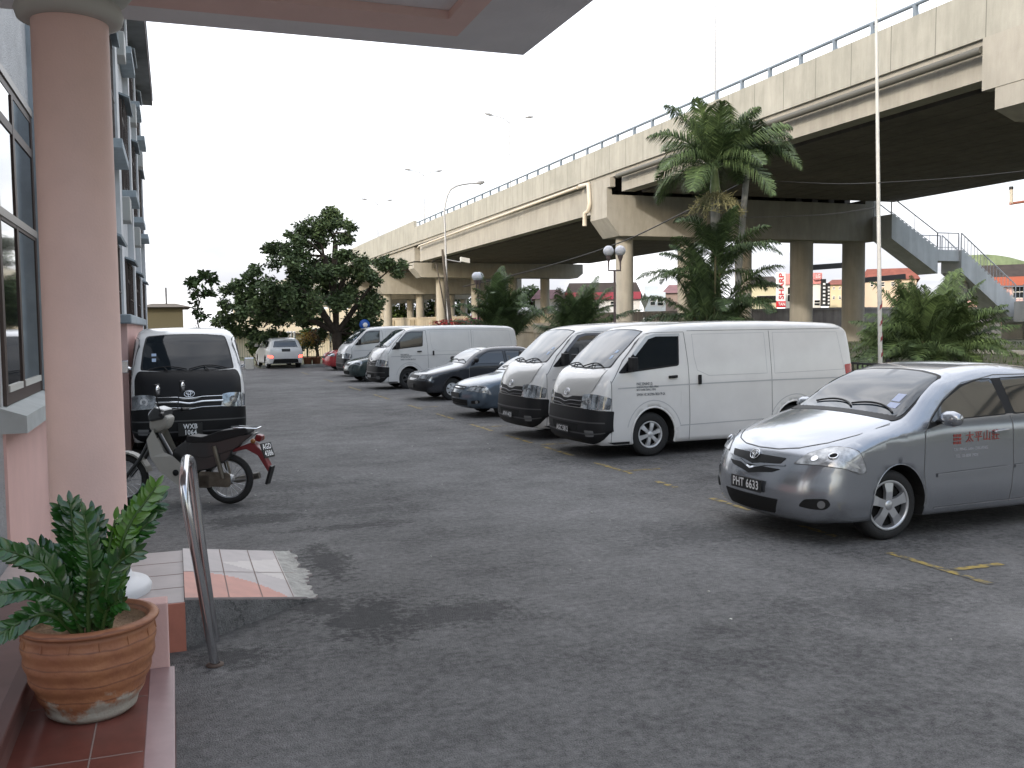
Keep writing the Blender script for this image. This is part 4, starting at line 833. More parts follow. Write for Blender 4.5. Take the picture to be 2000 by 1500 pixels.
stems = [  # root offset, tip offset (relative to soil centre, z over pot foot), leaf colour mix
 ((-.03, .02), (-.06, .06, .90), 0), ((.03, -.02), (.0, -.02, .86), 0), ((0, .03), (.04, .05, .80), 0), ((.05, 0), (.12, -.02, .83), 1), ((-.04, .03), (-.10, .10, .88), 0), ((.03, .04), (.02, .12, .84), 0), ((.08, .03), (.30, .08, .88), 0), ((.07, .02), (.25, .02, .80), 0), ((-.05, 0), (-.27, .02, .70), 0),
 ((-.05, -.02), (-.34, -.04, .76), 0), ((-.06, .02), (-.42, -.12, .56), 0), ((-.04, -.04), (-.38, -.20, .40), 0), ((.06, .03), (.27, .05, .93), 0), ((.08, .0), (.29, .0, .96), 2),
 ((.05, -.03), (.20, -.08, .70), 0), ((0, -.05), (.02, -.16, .62), 0), ((.04, .05), (.16, .10, .74), 0), ((-.02, -.05), (-.14, -.18, .58), 0), ((.02, .0), (-.02, .0, .74), 0), ((.07, .04), (.23, .12, .84), 0), ((-.05, .04), (-.2, .1, .72), 0), ((.05, -.05), (.14, -.2, .52), 0)]
for (rx, ry), tip, kind in stems:
    a = Vector((rx, ry, .34)); e_ = Vector(tip); m_ = (a+e_)/2+Vector((0, 0, .10 if abs(e_.x) > .2 else .03)); m_.x = a.x+(e_.x-a.x)*.35; m_.y = a.y+(e_.y-a.y)*.35
    pts = catmull([a, m_, e_], .012); k = len(pts); mb = MB(); mb.tube(pts, [.012*(1-.65*i/k) for i in range(k)], 6, 1)
    for n_, i in enumerate(range(int(k*(.6 if kind == 1 else .16)), k-1, 3 if kind == 1 else 1)):
        t_ = i/(k-1); tan = (pts[min(i+1, k-1)]-pts[max(i-1, 0)]).normalized(); view = Vector((.25+random.uniform(-.3, .3), -.9, .25+random.uniform(-.2, .3))); s_ = tan.cross(view).normalized()*(1 if n_ % 2 else -1)
        d = s_*.80+tan*.85+Vector((random.uniform(-.12, .12), random.uniform(-.4, .15), random.uniform(-.08, .1))); ln = (.082 if kind != 1 else .055)*(1-.4*abs(t_-.55))*random.uniform(.88, 1.1)
        leaf(mb, pts[i], d, (view+Vector((random.uniform(-.2, .2), 0, random.uniform(-.2, .4)))).normalized(), ln, ln*.43, 0 if kind == 0 else 2)
    leaf(mb, pts[-1], (pts[-1]-pts[-4]), Vector((.2, -.9, .2)), .06, .024, 0 if kind == 0 else 2)
    mb.build('stem', [LF, STEM, LFY], POT, recalc=False)
# ------------------------------------------------------------------ flyover
CON = streaky('flyover_concrete', (.395, .38, .345), (.29, .28, .25), sz=.25); CONP = streaky('parapet_concrete', (.40, .395, .36), (.285, .285, .255), joint=1.9, sx=1.1, sz=.18)
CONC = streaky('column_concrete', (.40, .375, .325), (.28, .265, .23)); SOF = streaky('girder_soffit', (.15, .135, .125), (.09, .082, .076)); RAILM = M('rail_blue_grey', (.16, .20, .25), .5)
PIPEW = M('pipe_cream', (.55, .50, .42), .5)
FY = empty('flyover', (22, 46, 0), label='long grey concrete road flyover on round columns crossing behind the car park', cat='flyover')
def fb(name, mat, fn, par=None, merge=False):
    mb = MB(); fn(mb); mb.v = [(x-22, y-46, z) for x, y, z in mb.v]; return mb.build(name, mat, par or FY, merge=merge)
WID = 17.4
piers = [18.8, 46.25, 89.4, 107.6, 128, 150, 175]
fb('parapet', CONP, lambda m: m.add([(x, y, z) for y in (-60, 89.3) for x, z in ((22, 9.95), (22.02, 11.4), (22.3, 11.4), (22.3, 9.95))], [(0, 1, 5, 4), (1, 2, 6, 5), (2, 3, 7, 6), (3, 0, 4, 7), (0, 3, 2, 1), (4, 5, 6, 7)]))
fb('parapet', CONP, lambda m: m.box(22.003, 22.3, 89.3, 230, 9.95, 12.05)); fb('parapet', CONP, lambda m: m.box(22+WID, 22.3+WID, -60, 230, 9.95, 11.4))
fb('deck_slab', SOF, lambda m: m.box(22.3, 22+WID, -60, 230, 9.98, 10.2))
fb('deck_edge', CON, lambda m: m.box(22.12, 22.3, -60, 230, 9.72, 9.975))
SPANS = [(-40, 18.6, 8.87), (21.0, 45.2, 8.87), (48.3, 88.3, 8.10), (90.5, 106.6, 8.3), (108.6, 127, 8.3), (129, 149, 8.3), (151, 174, 8.3), (176, 230, 8.3)]
for y0, y1, zb in SPANS:
    for k in range(15):
        x = 22.32+k*(WID-.9)/14
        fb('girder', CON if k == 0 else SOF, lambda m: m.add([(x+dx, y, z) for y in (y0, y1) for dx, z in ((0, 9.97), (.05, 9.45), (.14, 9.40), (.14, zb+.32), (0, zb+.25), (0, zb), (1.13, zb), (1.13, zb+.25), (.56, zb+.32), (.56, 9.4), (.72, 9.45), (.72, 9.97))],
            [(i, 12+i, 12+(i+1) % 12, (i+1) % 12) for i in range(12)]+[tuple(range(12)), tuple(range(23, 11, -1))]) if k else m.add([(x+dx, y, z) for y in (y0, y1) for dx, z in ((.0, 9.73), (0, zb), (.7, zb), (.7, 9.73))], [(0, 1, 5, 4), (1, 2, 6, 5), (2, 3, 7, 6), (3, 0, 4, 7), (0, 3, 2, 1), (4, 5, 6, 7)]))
fb('diaphragm', CON, lambda m: m.box(21.93, 22.25, 16.6, 21.35, 8.45, 9.93))
for i, py_ in enumerate(piers):
    zb = 7.55 if i == 0 else 6.68 if i < 3 else 5.7; zt = 8.44 if i == 0 else 8.08 if i < 3 else 8.28; p_w = 1.05
    g0, g1 = (21.95, 39.7)
    def beam(m):
        pf = [(g0, zb+(.28 if i == 0 else .85)), (g0, zt), (g1, zt), (g1, zb+.45), (g1-.6, zb), (g0+.75, zb)]
        if i == 1: pf = [(g0, zb+.95), (g0, 9.2), (22.25, 9.2), (22.25, 8.84), (g1-.9, 8.84), (g1-.9, 9.1), (g1, 8.99), (g1, zb+.0), (g0+.75, zb)]
        m.extr(pf, lambda p: (p[0], py_-.0, p[1]), lambda p: (p[0], py_+2*p_w, p[1]))
    pr_ = fb('pier', CON, beam)
    cx = [23.5, 27.35, 31.1, 35.1, 38.85] if i != 2 else [24.9, 28.5, 32.4, 35.9]
    for x in cx:
        mbc = MB(); mbc.lathe([(.48 if x < 33 or i > 1 else .66, .3), (.48 if x < 33 or i > 1 else .66, zb+.01)], 28, (x-22, py_+p_w-46, 0)); mbc.build('column', CONC, pr_)
    if i == 1:
        fb('bearing_block', CON, lambda m: (m.box(22.3, 23.2, 46.5, 48.1, 8.842, 9.9) if False else m.box(21.97, 22.28, 45.9, 48.6, 9.205, 9.70)), pr_)
# handrail on top
ys_ = [3.1+1.92*i for i in range(-8, 46)]
fb('parapet_rail', RAILM, lambda m: m.tube([(22.16, y, 11.80) for y in (-12, 20, 50, 88.5)], .065, 8))
for y in ys_:
    if y < 88.6: fb('rail_post', RAILM, lambda m: m.extr([(y-.10, 11.4), (y+.07, 11.4), (y+.05, 11.62), (y+.09, 11.80), (y-.06, 11.80), (y-.06, 11.6)], lambda p: (22.10, p[0], p[1]), lambda p: (22.22, p[0], p[1])))
# drainpipes
fb('drainpipe', PIPEW, lambda m: m.tube([(21.93, 87.5, 9.35), (21.9, 86.8, 9.45), (21.9, 50, 9.72)], .09, 8)); fb('drainpipe', M('pipe_dark', (.10, .10, .09), .6), lambda m: m.tube([(21.96, 45, 9.62), (21.96, 21.4, 9.62)], .12, 8))
fb('drainpipe', PIPEW, lambda m: m.tube([(21.88, 49.6, 9.72), (21.86, 48.4, 9.68), (21.84, 48.2, 8.6), (21.8, 48.3, 8.2), (21.72, 48.6, 8.1), (21.7, 48.6, 7.4)], .13, 8))
# median street lamps on the deck
GAL = M('galvanised', (.42, .43, .45), .55, .3); GALD = M('lamp_housing', (.30, .31, .33), .5)
def deck_lamp(y, lab):
    o = empty('street_lamp', (31, y, 10.2), label=lab, cat='street lamp', group='double street lamps on the flyover median')
    MB().tube([(0, 0, 0), (0, 0, 6), (0, 0, 11.2)], [.10, .07, .045], 8).build('pole', GAL, o)
    for sg in (-1, 1):
        MB().tube([(0, 0, 11.1), (sg*.5, 0, 11.5), (sg*1.7, 0, 11.75)], .04, 6).build('arm', GAL, o); MB().tube([(sg*1.7, 0, 11.75), (sg*2.0, 0, 11.8), (sg*2.5, 0, 11.86)], [.07, .14, .06], 8).build('lamp_head', GALD, o)
for y, lab in ((50.2, 'tall double lamp on the flyover, its pole rising above the palms to the top edge'), (86.9, 'double lamp on the flyover above the long drainpipe, second from the nearest'), (120, 'double lamp on the flyover over the drainpipe end, third from the nearest'), (149.5, 'farthest double lamp on the flyover, above the big tree')): deck_lamp(y, lab)
# tie beams between columns seen through the bridge
for (a, c) in (((1580, 523), (1650, 518)), ((1680, 548), (1765, 540))):
    p, q_ = at(*a, 52), at(*c, 52); tb = MB().bar(p, q_, .4, .35); tag(tb.build('pipe_beam', M('dark_steel_beam', (.05, .045, .045), .7)), 'dark horizontal beam fixed between flyover columns, %s' % ('left and higher one' if a[0] < 1600 else 'right and lower one by the stair'), 'beam')
# ------------------------------------------------------------------ stair
SR = empty('footbridge_stair', (40, 45, 0), label='grey concrete stair with railings descending from the flyover pier to the right', cat='stair')
STC = streaky('stair_concrete', (.66, .68, .70), (.48, .50, .51)); RLG = M('stair_rail', (.42, .43, .45), .5)
def sb(name, mat, fn, par=SR): mb = MB(); fn(mb); mb.v = [(x-40, y-45, z) for x, y, z in mb.v]; return mb.build(name, mat, par)
def flight(x0, z0, x1, z1, n_, ya, yb, th=.75):
    pf = [(x0, z0)]
    for k in range(n_): pf += [(x0+(x1-x0)*(k+1)/n_, z0+(z1-z0)*k/n_), (x0+(x1-x0)*(k+1)/n_, z0+(z1-z0)*(k+1)/n_)]
    pf += [(x1, z1-th), (x0, z0-th)]
    sb('stair_flight', STC, lambda m: m.extr(pf, lambda p: (p[0], ya, p[1]), lambda p: (p[0], yb, p[1])))
def railing(x0, z0, x1, z1, y, every=.45):
    d = math.hypot(x1-x0, z1-z0); k = max(2, int(d/every))
    def f(m):
        m.tube([(x0, y, z0+1.), (x1, y, z1+1.)], .035, 6); m.tube([(x0, y, z0+.15), (x1, y, z1+.15)], .02, 5)
        for i in range(k+1): m.tube([(x0+(x1-x0)*i/k, y, z0+(z1-z0)*i/k), (x0+(x1-x0)*i/k, y, z0+(z1-z0)*i/k+1.)], .035 if i in (0, k) else .016, 5)
    sb('railing', RLG, f)
flight(39.3, 8.1, 42.7, 6.1, 12, 44.6, 46.2, 1.4); sb('landing', STC, lambda m: m.box(42.7, 44.3, 44.6, 46.2, 5.45, 6.1)); flight(44.3, 6.1, 48.6, 3.05, 17, 44.4, 46.0, 1.3)
sb('landing', STC, lambda m: m.box(48.6, 52.5, 43.8, 46.6, 2.45, 3.05)); flight(47.7, 3.0, 53.2, .6, 13, 42.0, 43.7, 1.2); sb('stair_wall', CONC, lambda m: m.box(49.2, 49.9, 44.4, 46, .5, 2.45)); sb('stair_wall', CONC, lambda m: m.box(44.4, 45.2, 44.8, 45.8, .5, 5.45))
for y in (44.65, 46.1): railing(39.3, 8.1, 42.7, 6.1, y, 2.2); railing(42.7, 6.1, 44.3, 6.1, y, .8)
for y in (44.45, 45.95): railing(44.3, 6.1, 48.6, 3.05, y, .3)
railing(48.6, 3.05, 52.5, 3.05, 43.85, .3); railing(48.6, 3.05, 52.5, 3.05, 46.5, .3); railing(47.7, 3.0, 53.2, .6, 42.05, 1.5)
# ------------------------------------------------------------------ walls beyond the flyover
WLM = streaky('boundary_wall_concrete', (.46, .41, .32), (.26, .23, .18)); WLG = streaky('grey_wall_concrete', (.26, .25, .24), (.13, .12, .12))
def wall_line(name, lab, pts, z0, z1, th, mat, capz=.18):
    o = empty(name, (*pts[0], 0), label=lab, cat='wall'); p0 = Vector((*pts[0], 0))
    for nm, za, zb_, w_, mt in (('wall', z0, z1-capz, th, mat), ('coping', z1-capz, z1, th+.12, mat)):
        mb = MB()
        for a, c in zip(pts[:-1], pts[1:]): mb.bar(Vector((*a, (za+zb_)/2))-p0, Vector((*c, (za+zb_)/2))-p0, w_, zb_-za)
        mb.build(nm, mt, o)
    return o
bw = wall_line('boundary_wall', 'long beige concrete wall under the far spans of the flyover', [(21, 125), (24, 117.7), (32.45, 90.9), (35.2, 82)], 0, 3.0, .4, WLM)
for k in range(9):
    a = Vector((24, 117.7, 0)).lerp(Vector((35.2, 82, 0)), k/8)-Vector((21, 125, 0)); MB().box(a.x-.75, a.x-.2, a.y-.3, a.y+.3, 0, 2.7).build('buttress', WLM, bw)
wall_line('boundary_wall', 'stained grey concrete wall behind the near flyover columns', [(35.6, 81.5), (38.3, 75.1), (42.7, 65), (47.44, 58.7), (54, 60.1), (66, 62)], 0, 3.0, .4, WLG)
wall_line('planter_wall', 'low beige wall behind the two small palms and the vans', [(17.5, 45.0), (18.2, 30)], .3, 2.05, .5, WLM, .5)
wall_line('planter_wall', 'low cream wall at the end of the palms, beyond the dark sedan', [(12.9, 47), (17.5, 45.5)], .0, 1.9, .4, WLM, .3)
struct(MB().box(27.4, 28.1, 24.5, 31, .5, .86).build('kerb_block', CONC_K))
# fence along the kerb
BLKM = M('black_iron', (.015, .015, .016), .5)
FN = empty('iron_fence', (12.65, 12, 0), label='black iron bar fence along the back kerb behind the nearest van and silver sedan', cat='fence')
for k in range(9):
    y = k*2.4-7.2; MB().box(-.03, .03, y-.03, y+.03, .1, 1.22).build('post', BLKM, FN); m_ = MB()
    m_.box(-.02, .02, y+.03, y+2.37, 1.10, 1.14).box(-.02, .02, y+.03, y+2.37, .24, .28)
    for j in range(1, 17): m_.box(-.010, .010, y+j*.141-.012, y+j*.141+.012, .28, 1.10)
    m_.build('bar_panel', BLKM, FN)
# ------------------------------------------------------------------ vegetation
LEAFM = {}
def leafmat(name, a, b_, rough=.6):
    m = M(name, a, rough, nz=1, ns=1.1, col2=b_, spec=.3); t = m.node_tree; bs = t.nodes['Principled BSDF']
    src = bs.inputs['Base Color'].links[0].from_socket
    g = t.nodes.new('ShaderNodeNewGeometry'); q = t.nodes.new('ShaderNodeMix'); q.data_type = 'RGBA'; q.blend_type = 'MULTIPLY'; q.inputs[0].default_value = 1
    r = t.nodes.new('ShaderNodeValToRGB'); r.color_ramp.elements[0].color = (.5, .5, .5, 1); r.color_ramp.elements[1].color = (1.5, 1.45, 1.3, 1)
    t.links.new(g.outputs['Random Per Island'], r.inputs[0]); t.links.new(src, q.inputs[6]); t.links.new(r.outputs[0], q.inputs[7]); t.links.new(q.outputs[2], bs.inputs['Base Color'])
    return m
LF1 = leafmat('tree_leaf', (.09, .13, .055), (.042, .07, .032)); LF2 = leafmat('bush_leaf', (.06, .10, .03), (.03, .055, .02)); LFP = leafmat('palm_leaf', (.085, .13, .055), (.04, .068, .034), .5)
BARK = M('tree_bark', (.07, .055, .042), .95, nz=.5, ns=6, bump=.8, bs=20); PTR = M('palm_trunk', (.26, .26, .235), .9, nz=.4, ns=3, bump=.5, bs=12); PGR = M('palm_crownshaft', (.16, .22, .09), .5, nz=.2, ns=3)
def leaves(mb, c, r, n_, s, flat=.75, rnd=random):
    for _ in range(n_):
        v = Vector((rnd.gauss(0, 1), rnd.gauss(0, 1), rnd.gauss(0, 1))).normalized()*(rnd.random()**.45)
        p = Vector(c)+Vector((v.x*r, v.y*r, v.z*r*flat)); a = Vector((rnd.gauss(0, 1), rnd.gauss(0, 1), rnd.gauss(0, .6)-.3)).normalized(); b_ = a.cross(Vector((rnd.gauss(0, 1), rnd.gauss(0, 1), rnd.gauss(0, 1)))).normalized()
        l = s*rnd.uniform(.6, 1.3); w_ = l*.26; n2 = a.cross(b_)*l*.06
        mb.v += [tuple(p), tuple(p+a*l*.5+b_*w_+n2), tuple(p+a*l), tuple(p+a*l*.5-b_*w_+n2)]; k = len(mb.v); mb.f.append((k-4, k-3, k-2, k-1)); mb.m.append(0); mb.sm.append(False)
def tree(name, label, base, clumps, mat, s=.2, dens_=60, trunk=.22, forks=(), group=None, bark=BARK, seed=1, cat='tree', hang=True):
    """clumps: (offset from base x,y,z, radius)"""
    rd = random.Random(seed); o = empty(name, base, label=label, cat=cat, group=group)
    mb = MB(); br = MB(); forks = [Vector(f) for f in forks] or [Vector((0, 0, 1.5))]
    br.tube(catmull([Vector((0, 0, -.1)), forks[0]*.5+Vector((.08, 0, 0)), forks[0]], .3), trunk, 8)
    for f in forks[1:]: br.tube(catmull([forks[0], (forks[0]+f)/2+Vector((rd.uniform(-.2, .2), rd.uniform(-.2, .2), .1)), f], .3), trunk*.55, 7)
    for (x, y, z, r) in clumps:
        c = Vector((x, y, z)); f = min(forks, key=lambda q: (q-c).length+.4*max(0, q.z-c.z)); m_ = (f+c)/2+Vector((rd.uniform(-.3, .3), rd.uniform(-.2, .2), rd.uniform(-.1, .3)))
        pts = catmull([f, m_, c], .3); br.tube(pts, [trunk*.3*(1-.75*i/len(pts)) for i in range(len(pts))], 5)
        for _ in range(4): br.tube([c, c+Vector((rd.uniform(-.7, .7), rd.uniform(-.7, .7), rd.uniform(-.6, .6)))*r], trunk*.05, 4)
        k = max(4, int(9*r))
        for _ in range(k):
            v = Vector((rd.gauss(0, 1), rd.gauss(0, 1), rd.gauss(0, .8))).normalized()*r*rd.uniform(.35, .95); leaves(mb, c+v, r*rd.uniform(.30, .55), int(dens_*r*r/k*13), s*1.1, .8, rd)
    mb.build('crown', mat, o, recalc=False); br.build('trunk', bark, o); return o
TB = at(655, 702, 48); TB.z = 0
def tc_(px, py, rpx, Y, d=0): p = at(px, py, Y+d)-TB; return (p.x, p.y, p.z, rpx/1850*Y)
random.seed(21)
big = [(640, 440, 40, 0), (610, 470, 42, 1), (675, 455, 32, -1), (655, 420, 20, 0), (585, 460, 26, 0), (540, 490, 30, 1), (560, 520, 42, -1), (610, 530, 50, 0), (650, 520, 35, 1), (690, 520, 42, -1), (720, 530, 34, 0), (700, 570, 42, 1), (665, 590, 34, -1),
       (500, 550, 36, 0), (535, 560, 46, -1), (470, 570, 34, 1), (450, 595, 24, 0), (500, 600, 42, 0), (545, 610, 42, 1), (590, 580, 48, -1), (475, 610, 26, -1), (515, 640, 30, 0), (540, 655, 22, 1), (770, 520, 28, 0), (745, 510, 24, 1), (705, 625, 38, 0), (690, 660, 30, 1), (725, 600, 30, -1), (640, 560, 34, 2), (600, 620, 26, 1), (730, 640, 18, 0), (672, 640, 30, 1), (700, 665, 28, 0), (620, 635, 24, 1)]
cl = [tc_(x, y, r*.95, 48, d*1.2) for x, y, r, d in big]
fk = [at(657, 650, 48)-TB, at(620, 590, 48)-TB, at(585, 560, 47)-TB, at(672, 540, 48)-TB, at(632, 500, 48)-TB, at(700, 590, 48)-TB, at(540, 600, 48)-TB, at(655, 470, 48)-TB]
tree('shade_tree', 'big dark spreading tree with open upper branches at the far end of the lot', TB, cl, LF1, .19, 125, .26, [tuple(f) for f in fk], seed=4)
S0 = at(392, 640, 30); S0.z = 0
def oc(B, px, py, rpx, Y): p = at(px, py, Y)-B; return (p.x, p.y, p.z, rpx/1850*Y)
tree('sapling', 'thin young tree with drooping leaf clusters beyond the black-fronted van', S0, [oc(S0, *a, 30) for a in ((380, 550, 16), (400, 545, 18), (415, 540, 13), (370, 545, 10), (385, 575, 14), (403, 572, 10), (412, 565, 9), (385, 605, 12), (395, 618, 12), (378, 592, 9))], LF2, .17, 95, .035, [(.0, 0, 1.8), tuple(at(390, 590, 30)-S0)], seed=8)
bs = [((440, 640), 49, [(430, 625, 22), (460, 625, 24), (485, 640, 22), (500, 655, 20), (455, 640, 20)], 'dark shrub mass at the left edge of the big tree, above the black-fronted van'),
      ((618, 690), 53, [(600, 650, 14), (612, 665, 16), (625, 655, 12), (595, 672, 14)], 'bright green shrub by the three white posts behind the white estate car'),
      ((500, 690), 52, [(490, 672, 16), (510, 668, 18), (500, 685, 14)], 'shrub against the green fence left of the white estate car'),
      ((850, 640), 140, [(850, 610, 30), (800, 615, 32), (890, 600, 30), (770, 615, 28), (920, 600, 24)], 'dark trees seen under the far spans of the flyover'),
      ((1040, 600), 120, [(1035, 580, 26), (1010, 585, 26), (1065, 585, 20), (1150, 590, 22), (1000, 560, 16)], 'green trees behind the small white house, seen under the flyover'),
      ((1700, 690), 44, [(1690, 665, 10), (1720, 655, 16), (1745, 660, 14), (1705, 672, 12)], 'low scrub at the foot of the last flyover column')]
for i, (b0, Y, cs, lab) in enumerate(bs):
    B = at(*b0, Y); B.z = ground_z(B.x, B.y)
    tree('shrub' if i in (0, 1, 2, 5) else 'tree', lab, B, [oc(B, *c, Y) for c in cs], LF2 if i != 0 else LF1, .22*(Y/48)**.8, 60*(48/Y)**1.2, .08*Y/48, [(0, 0, max(.3, at(*cs[0][:2], Y).z-B.z-.8))], seed=30+i, cat='shrub' if i in (0, 1, 2, 5) else 'tree')
def frond(mb, base, az, el, ln, droop, lw=.42, n_=34, mi=0, tw=0., rnd=random, stiff=.6):
    d = Vector((math.cos(az)*math.cos(el), math.sin(az)*math.cos(el), math.sin(el))); pts = [Vector(base)]; st = ln/12
    for i in range(12): pts.append(pts[-1]+d*st); d = (d+Vector((0, 0, -droop*(.35+i/12)/12*2.2))).normalized()
    mb.tube(pts, [.018*(1-.8*i/12)*max(1, ln/2) for i in range(13)], 4, mi, cap=False)
    n_ = int(n_*2.6); lw *= 1.45
    for j in range(n_):
        t_ = .14+.86*j/n_; f = t_*12; i = min(11, int(f)); p = pts[i].lerp(pts[i+1], f-i); tg = (pts[i+1]-pts[i]).normalized()
        sd_ = tg.cross(Vector((0, 0, 1))); sd_ = sd_.normalized() if sd_.length > .05 else Vector((1, 0, 0)); n3 = sd_.cross(tg)
        l = lw*math.sin(PI*min(1, .12+t_*.86))**.7*rnd.uniform(.85, 1.1)
        for sg in (-1, 1):
            a = (sd_*sg*.85+tg*stiff+n3*rnd.uniform(-.05, .35)).normalized(); q1 = p+a*l*.55; q2 = q1+(a+Vector((0, 0, -1.15))).normalized()*l*.5; w_ = tg*.0125*max(1, ln/2.2)
            mb.v += [tuple(v) for v in (p-w_, p+w_, q1+w_*.9, q1-w_*.9, q2)]; k = len(mb.v); mb.f += [(k-5, k-4, k-3, k-2), (k-2, k-3, k-1)]; mb.m += [mi]*2; mb.sm += [False]*2
def palm(label, base, crown, fr, trunk=.11, shaft=.8, ln=2.2, bend=(0, 0), name='palm_tree', group=None, flowers=False, seed=1, trunkmat=PTR, lw=.45, mat=None, leafn=34):
    rd = random.Random(seed); o = empty(name, base, label=label, cat='palm tree', group=group); h = crown-base[2]; bx, by = bend
    mb = MB(); mb.tube(catmull([(0, 0, -.1), (bx*.3, by*.3, h*.5), (bx*.9, by*.9, h-shaft)], .4), [trunk*1.15]+[trunk]*(len(catmull([(0, 0, -.1), (bx*.3, by*.3, h*.5), (bx*.9, by*.9, h-shaft)], .4))-1), 12); mb.build('trunk', trunkmat, o)
    if shaft > .1: MB().tube([(bx*.9, by*.9, h-shaft), (bx*.93, by*.93, h-shaft*.8), (bx, by, h)], [trunk*1.05, trunk*1.15, trunk*.6], 12).build('crownshaft', PGR, o)
    for (az, el, l, dr) in fr:
        mb = MB(); frond(mb, (bx, by, h-.05), R_(az)+rd.uniform(-.1, .1), R_(el), l*ln, dr, lw, leafn, rnd=rd); mb.build('frond', mat or LFP, o, recalc=False)
    if flowers:
        for k in range(16):
            mb = MB(); az = rd.uniform(0, 2*PI); p0 = Vector((bx*.9, by*.9, h-shaft-.02)); pts = [p0+Vector((math.cos(az), math.sin(az), 0))*t_*.75+Vector((0, 0, .25*t_-.75*t_*t_)) for t_ in [i/6 for i in range(7)]]
            mb.tube(pts, .012, 4)
            for i in range(2, 7):
                for _ in range(9): q_ = pts[i]+Vector((rd.gauss(0, .08), rd.gauss(0, .08), rd.gauss(0, .07))); mb.tube([pts[i], q_], .009, 3, cap=False)
            mb.build('flower_spray', M('dry_spray', (.26, .25, .13), .9, nz=.3, ns=6), o, recalc=False)
    return o
rd = random.Random(9)
pb_ = at(1398, 640, 22.5); pb_.z = .35
palm('tall palm with full drooping crown and pale flower sprays, in front of the flyover pier', tuple(pb_), at(1395, 325, 22.5).z, [(az, el, rd.uniform(.85, 1.1), dr) for az, el, dr in [(a*20+rd.uniform(-9, 9), 64-19*(a % 4), .6+.16*(a % 4)) for a in range(18)]]+[(10, 80, .8, .4), (190, 74, .9, .5), (100, 70, .8, .5)], .12, .75, 2.15, (-.03, 0), flowers=True, seed=3, lw=.52, leafn=40)
p2 = at(1436, 640, 23.6); p2.z = .4
palm('slim pale-trunked palm leaning right just behind the tall palm', tuple(p2), at(1462, 305, 23.6).z, [(az, el, rd.uniform(.85, 1.05), dr) for az, el, dr in [(a*26+12, 62-22*(a % 3), 1.1) for a in range(14)]], .085, .35, 1.75, (at(1462, 305, 23.6).x-p2.x, 0), seed=5, lw=.48)
def clump(label, base, n_, h0, h1, ln, spread, seed, el=(50, 85), dr=(.6, 1.2), lw=.36, mat=None, group=None, name='palm_clump', stemr=.035):
    rd = random.Random(seed); o = empty(name, base, label=label, cat='palm tree', group=group)
    for k in range(max(3, n_//5)):
        a = rd.uniform(0, 2*PI); r_ = rd.uniform(0, spread*.4); x, y, h = math.cos(a)*r_, math.sin(a)*r_, rd.uniform(h0, h1); lean = rd.uniform(.0, .25)
        mb = MB(); mb.tube([(x, y, -.1), (x+math.cos(a)*lean*.4, y+math.sin(a)*lean*.4, h*.5), (x+math.cos(a)*lean, y+math.sin(a)*lean, h)], [stemr, stemr, stemr*.7], 6); mb.build('cane', M('palm_cane', (.13, .12, .06), .7, nz=.4, ns=5), o)
        for j in range(5+rd.randint(0, 2)):
            mb = MB(); frond(mb, (x+math.cos(a)*lean, y+math.sin(a)*lean, h-.05), rd.uniform(0, 2*PI), R_(rd.uniform(*el)), ln*rd.uniform(.75, 1.15), rd.uniform(*dr), lw, 26, rnd=rd); mb.build('frond', mat or LFP, o, recalc=False)
    return o
c0 = at(1385, 640, 21.0); c0.z = .25
clump('dense bushy cane palm clump under the tall palm, behind the nearest van', tuple(c0), 52, 1.1, 3.5, 1.75, 1.3, 7, (5, 85), (.5, 1.1))
c1 = at(985, 640, 32.5); c1.z = .05
clump('dark upright palm clump left of the twin globe lamp, behind the second row of vans', tuple(c1), 40, .8, 2.3, 2.1, 1.0, 11, (45, 85), (.5, 1.0), group='bushy palms along the back kerb')
c2 = at(1120, 640, 28.5); c2.z = .02
clump('fan-shaped palm clump between the dark upright one and the twin globe lamp', tuple(c2), 36, .5, 1.7, 2.1, .7, 13, (35, 85), (.4, .9), group='bushy palms along the back kerb')
c3 = at(1822, 690, 19.2); c3.z = .55
clump('big dark bushy palm beside the flagpole, in front of the concrete stair', tuple(c3), 85, .25, .9, 1.9, 1.0, 17, (5, 84), (.25, .8), lw=.40, name='bushy_palm', stemr=.07)
# grass tufts, beyond the fence
rd = random.Random(2); mb = MB()
for _ in range(9000):
    x, y = rd.uniform(12.8, 42), rd.uniform(6, 46); z = ground_z(x, y)-.02; h = rd.uniform(.05, .16); a = rd.uniform(0, PI)
    mb.v += [(x-.02*math.cos(a), y-.02*math.sin(a), z), (x+.02*math.cos(a), y+.02*math.sin(a), z), (x+rd.uniform(-.06, .06), y+rd.uniform(-.06, .06), z+h)]; k = len(mb.v); mb.f.append((k-3, k-2, k-1)); mb.m.append(0); mb.sm.append(False)
tag(mb.build('grass', LF2, recalc=False), kind='stuff')
# hill
HM = M('hill_green', (.22, .28, .15), 1, nz=.45, ns=.06)
hp = [(1866, 585), (1872, 540), (1880, 502), (1890, 499), (1930, 497), (1970, 502), (2010, 512), (2100, 520), (2300, 545)]
mb = MB(); rows = []
for k in range(5):
    f = [0, .55, 1, .75, 0][k]; dy = [-12, -6, 0, 60, 160][k]; rows.append([(at(px, py, 900).x*(900+dy)/900, 900+dy, max(-1, 1.95+(at(px, py, 900).z-1.95)*f)) for px, py in catmull(hp, 12)])
n_ = len(rows[0]); mb.add([p for r_ in rows for p in r_], [(j*n_+i, j*n_+i+1, (j+1)*n_+i+1, (j+1)*n_+i) for j in range(4) for i in range(n_-1)], 0, True); struct(mb.build('hill', HM))
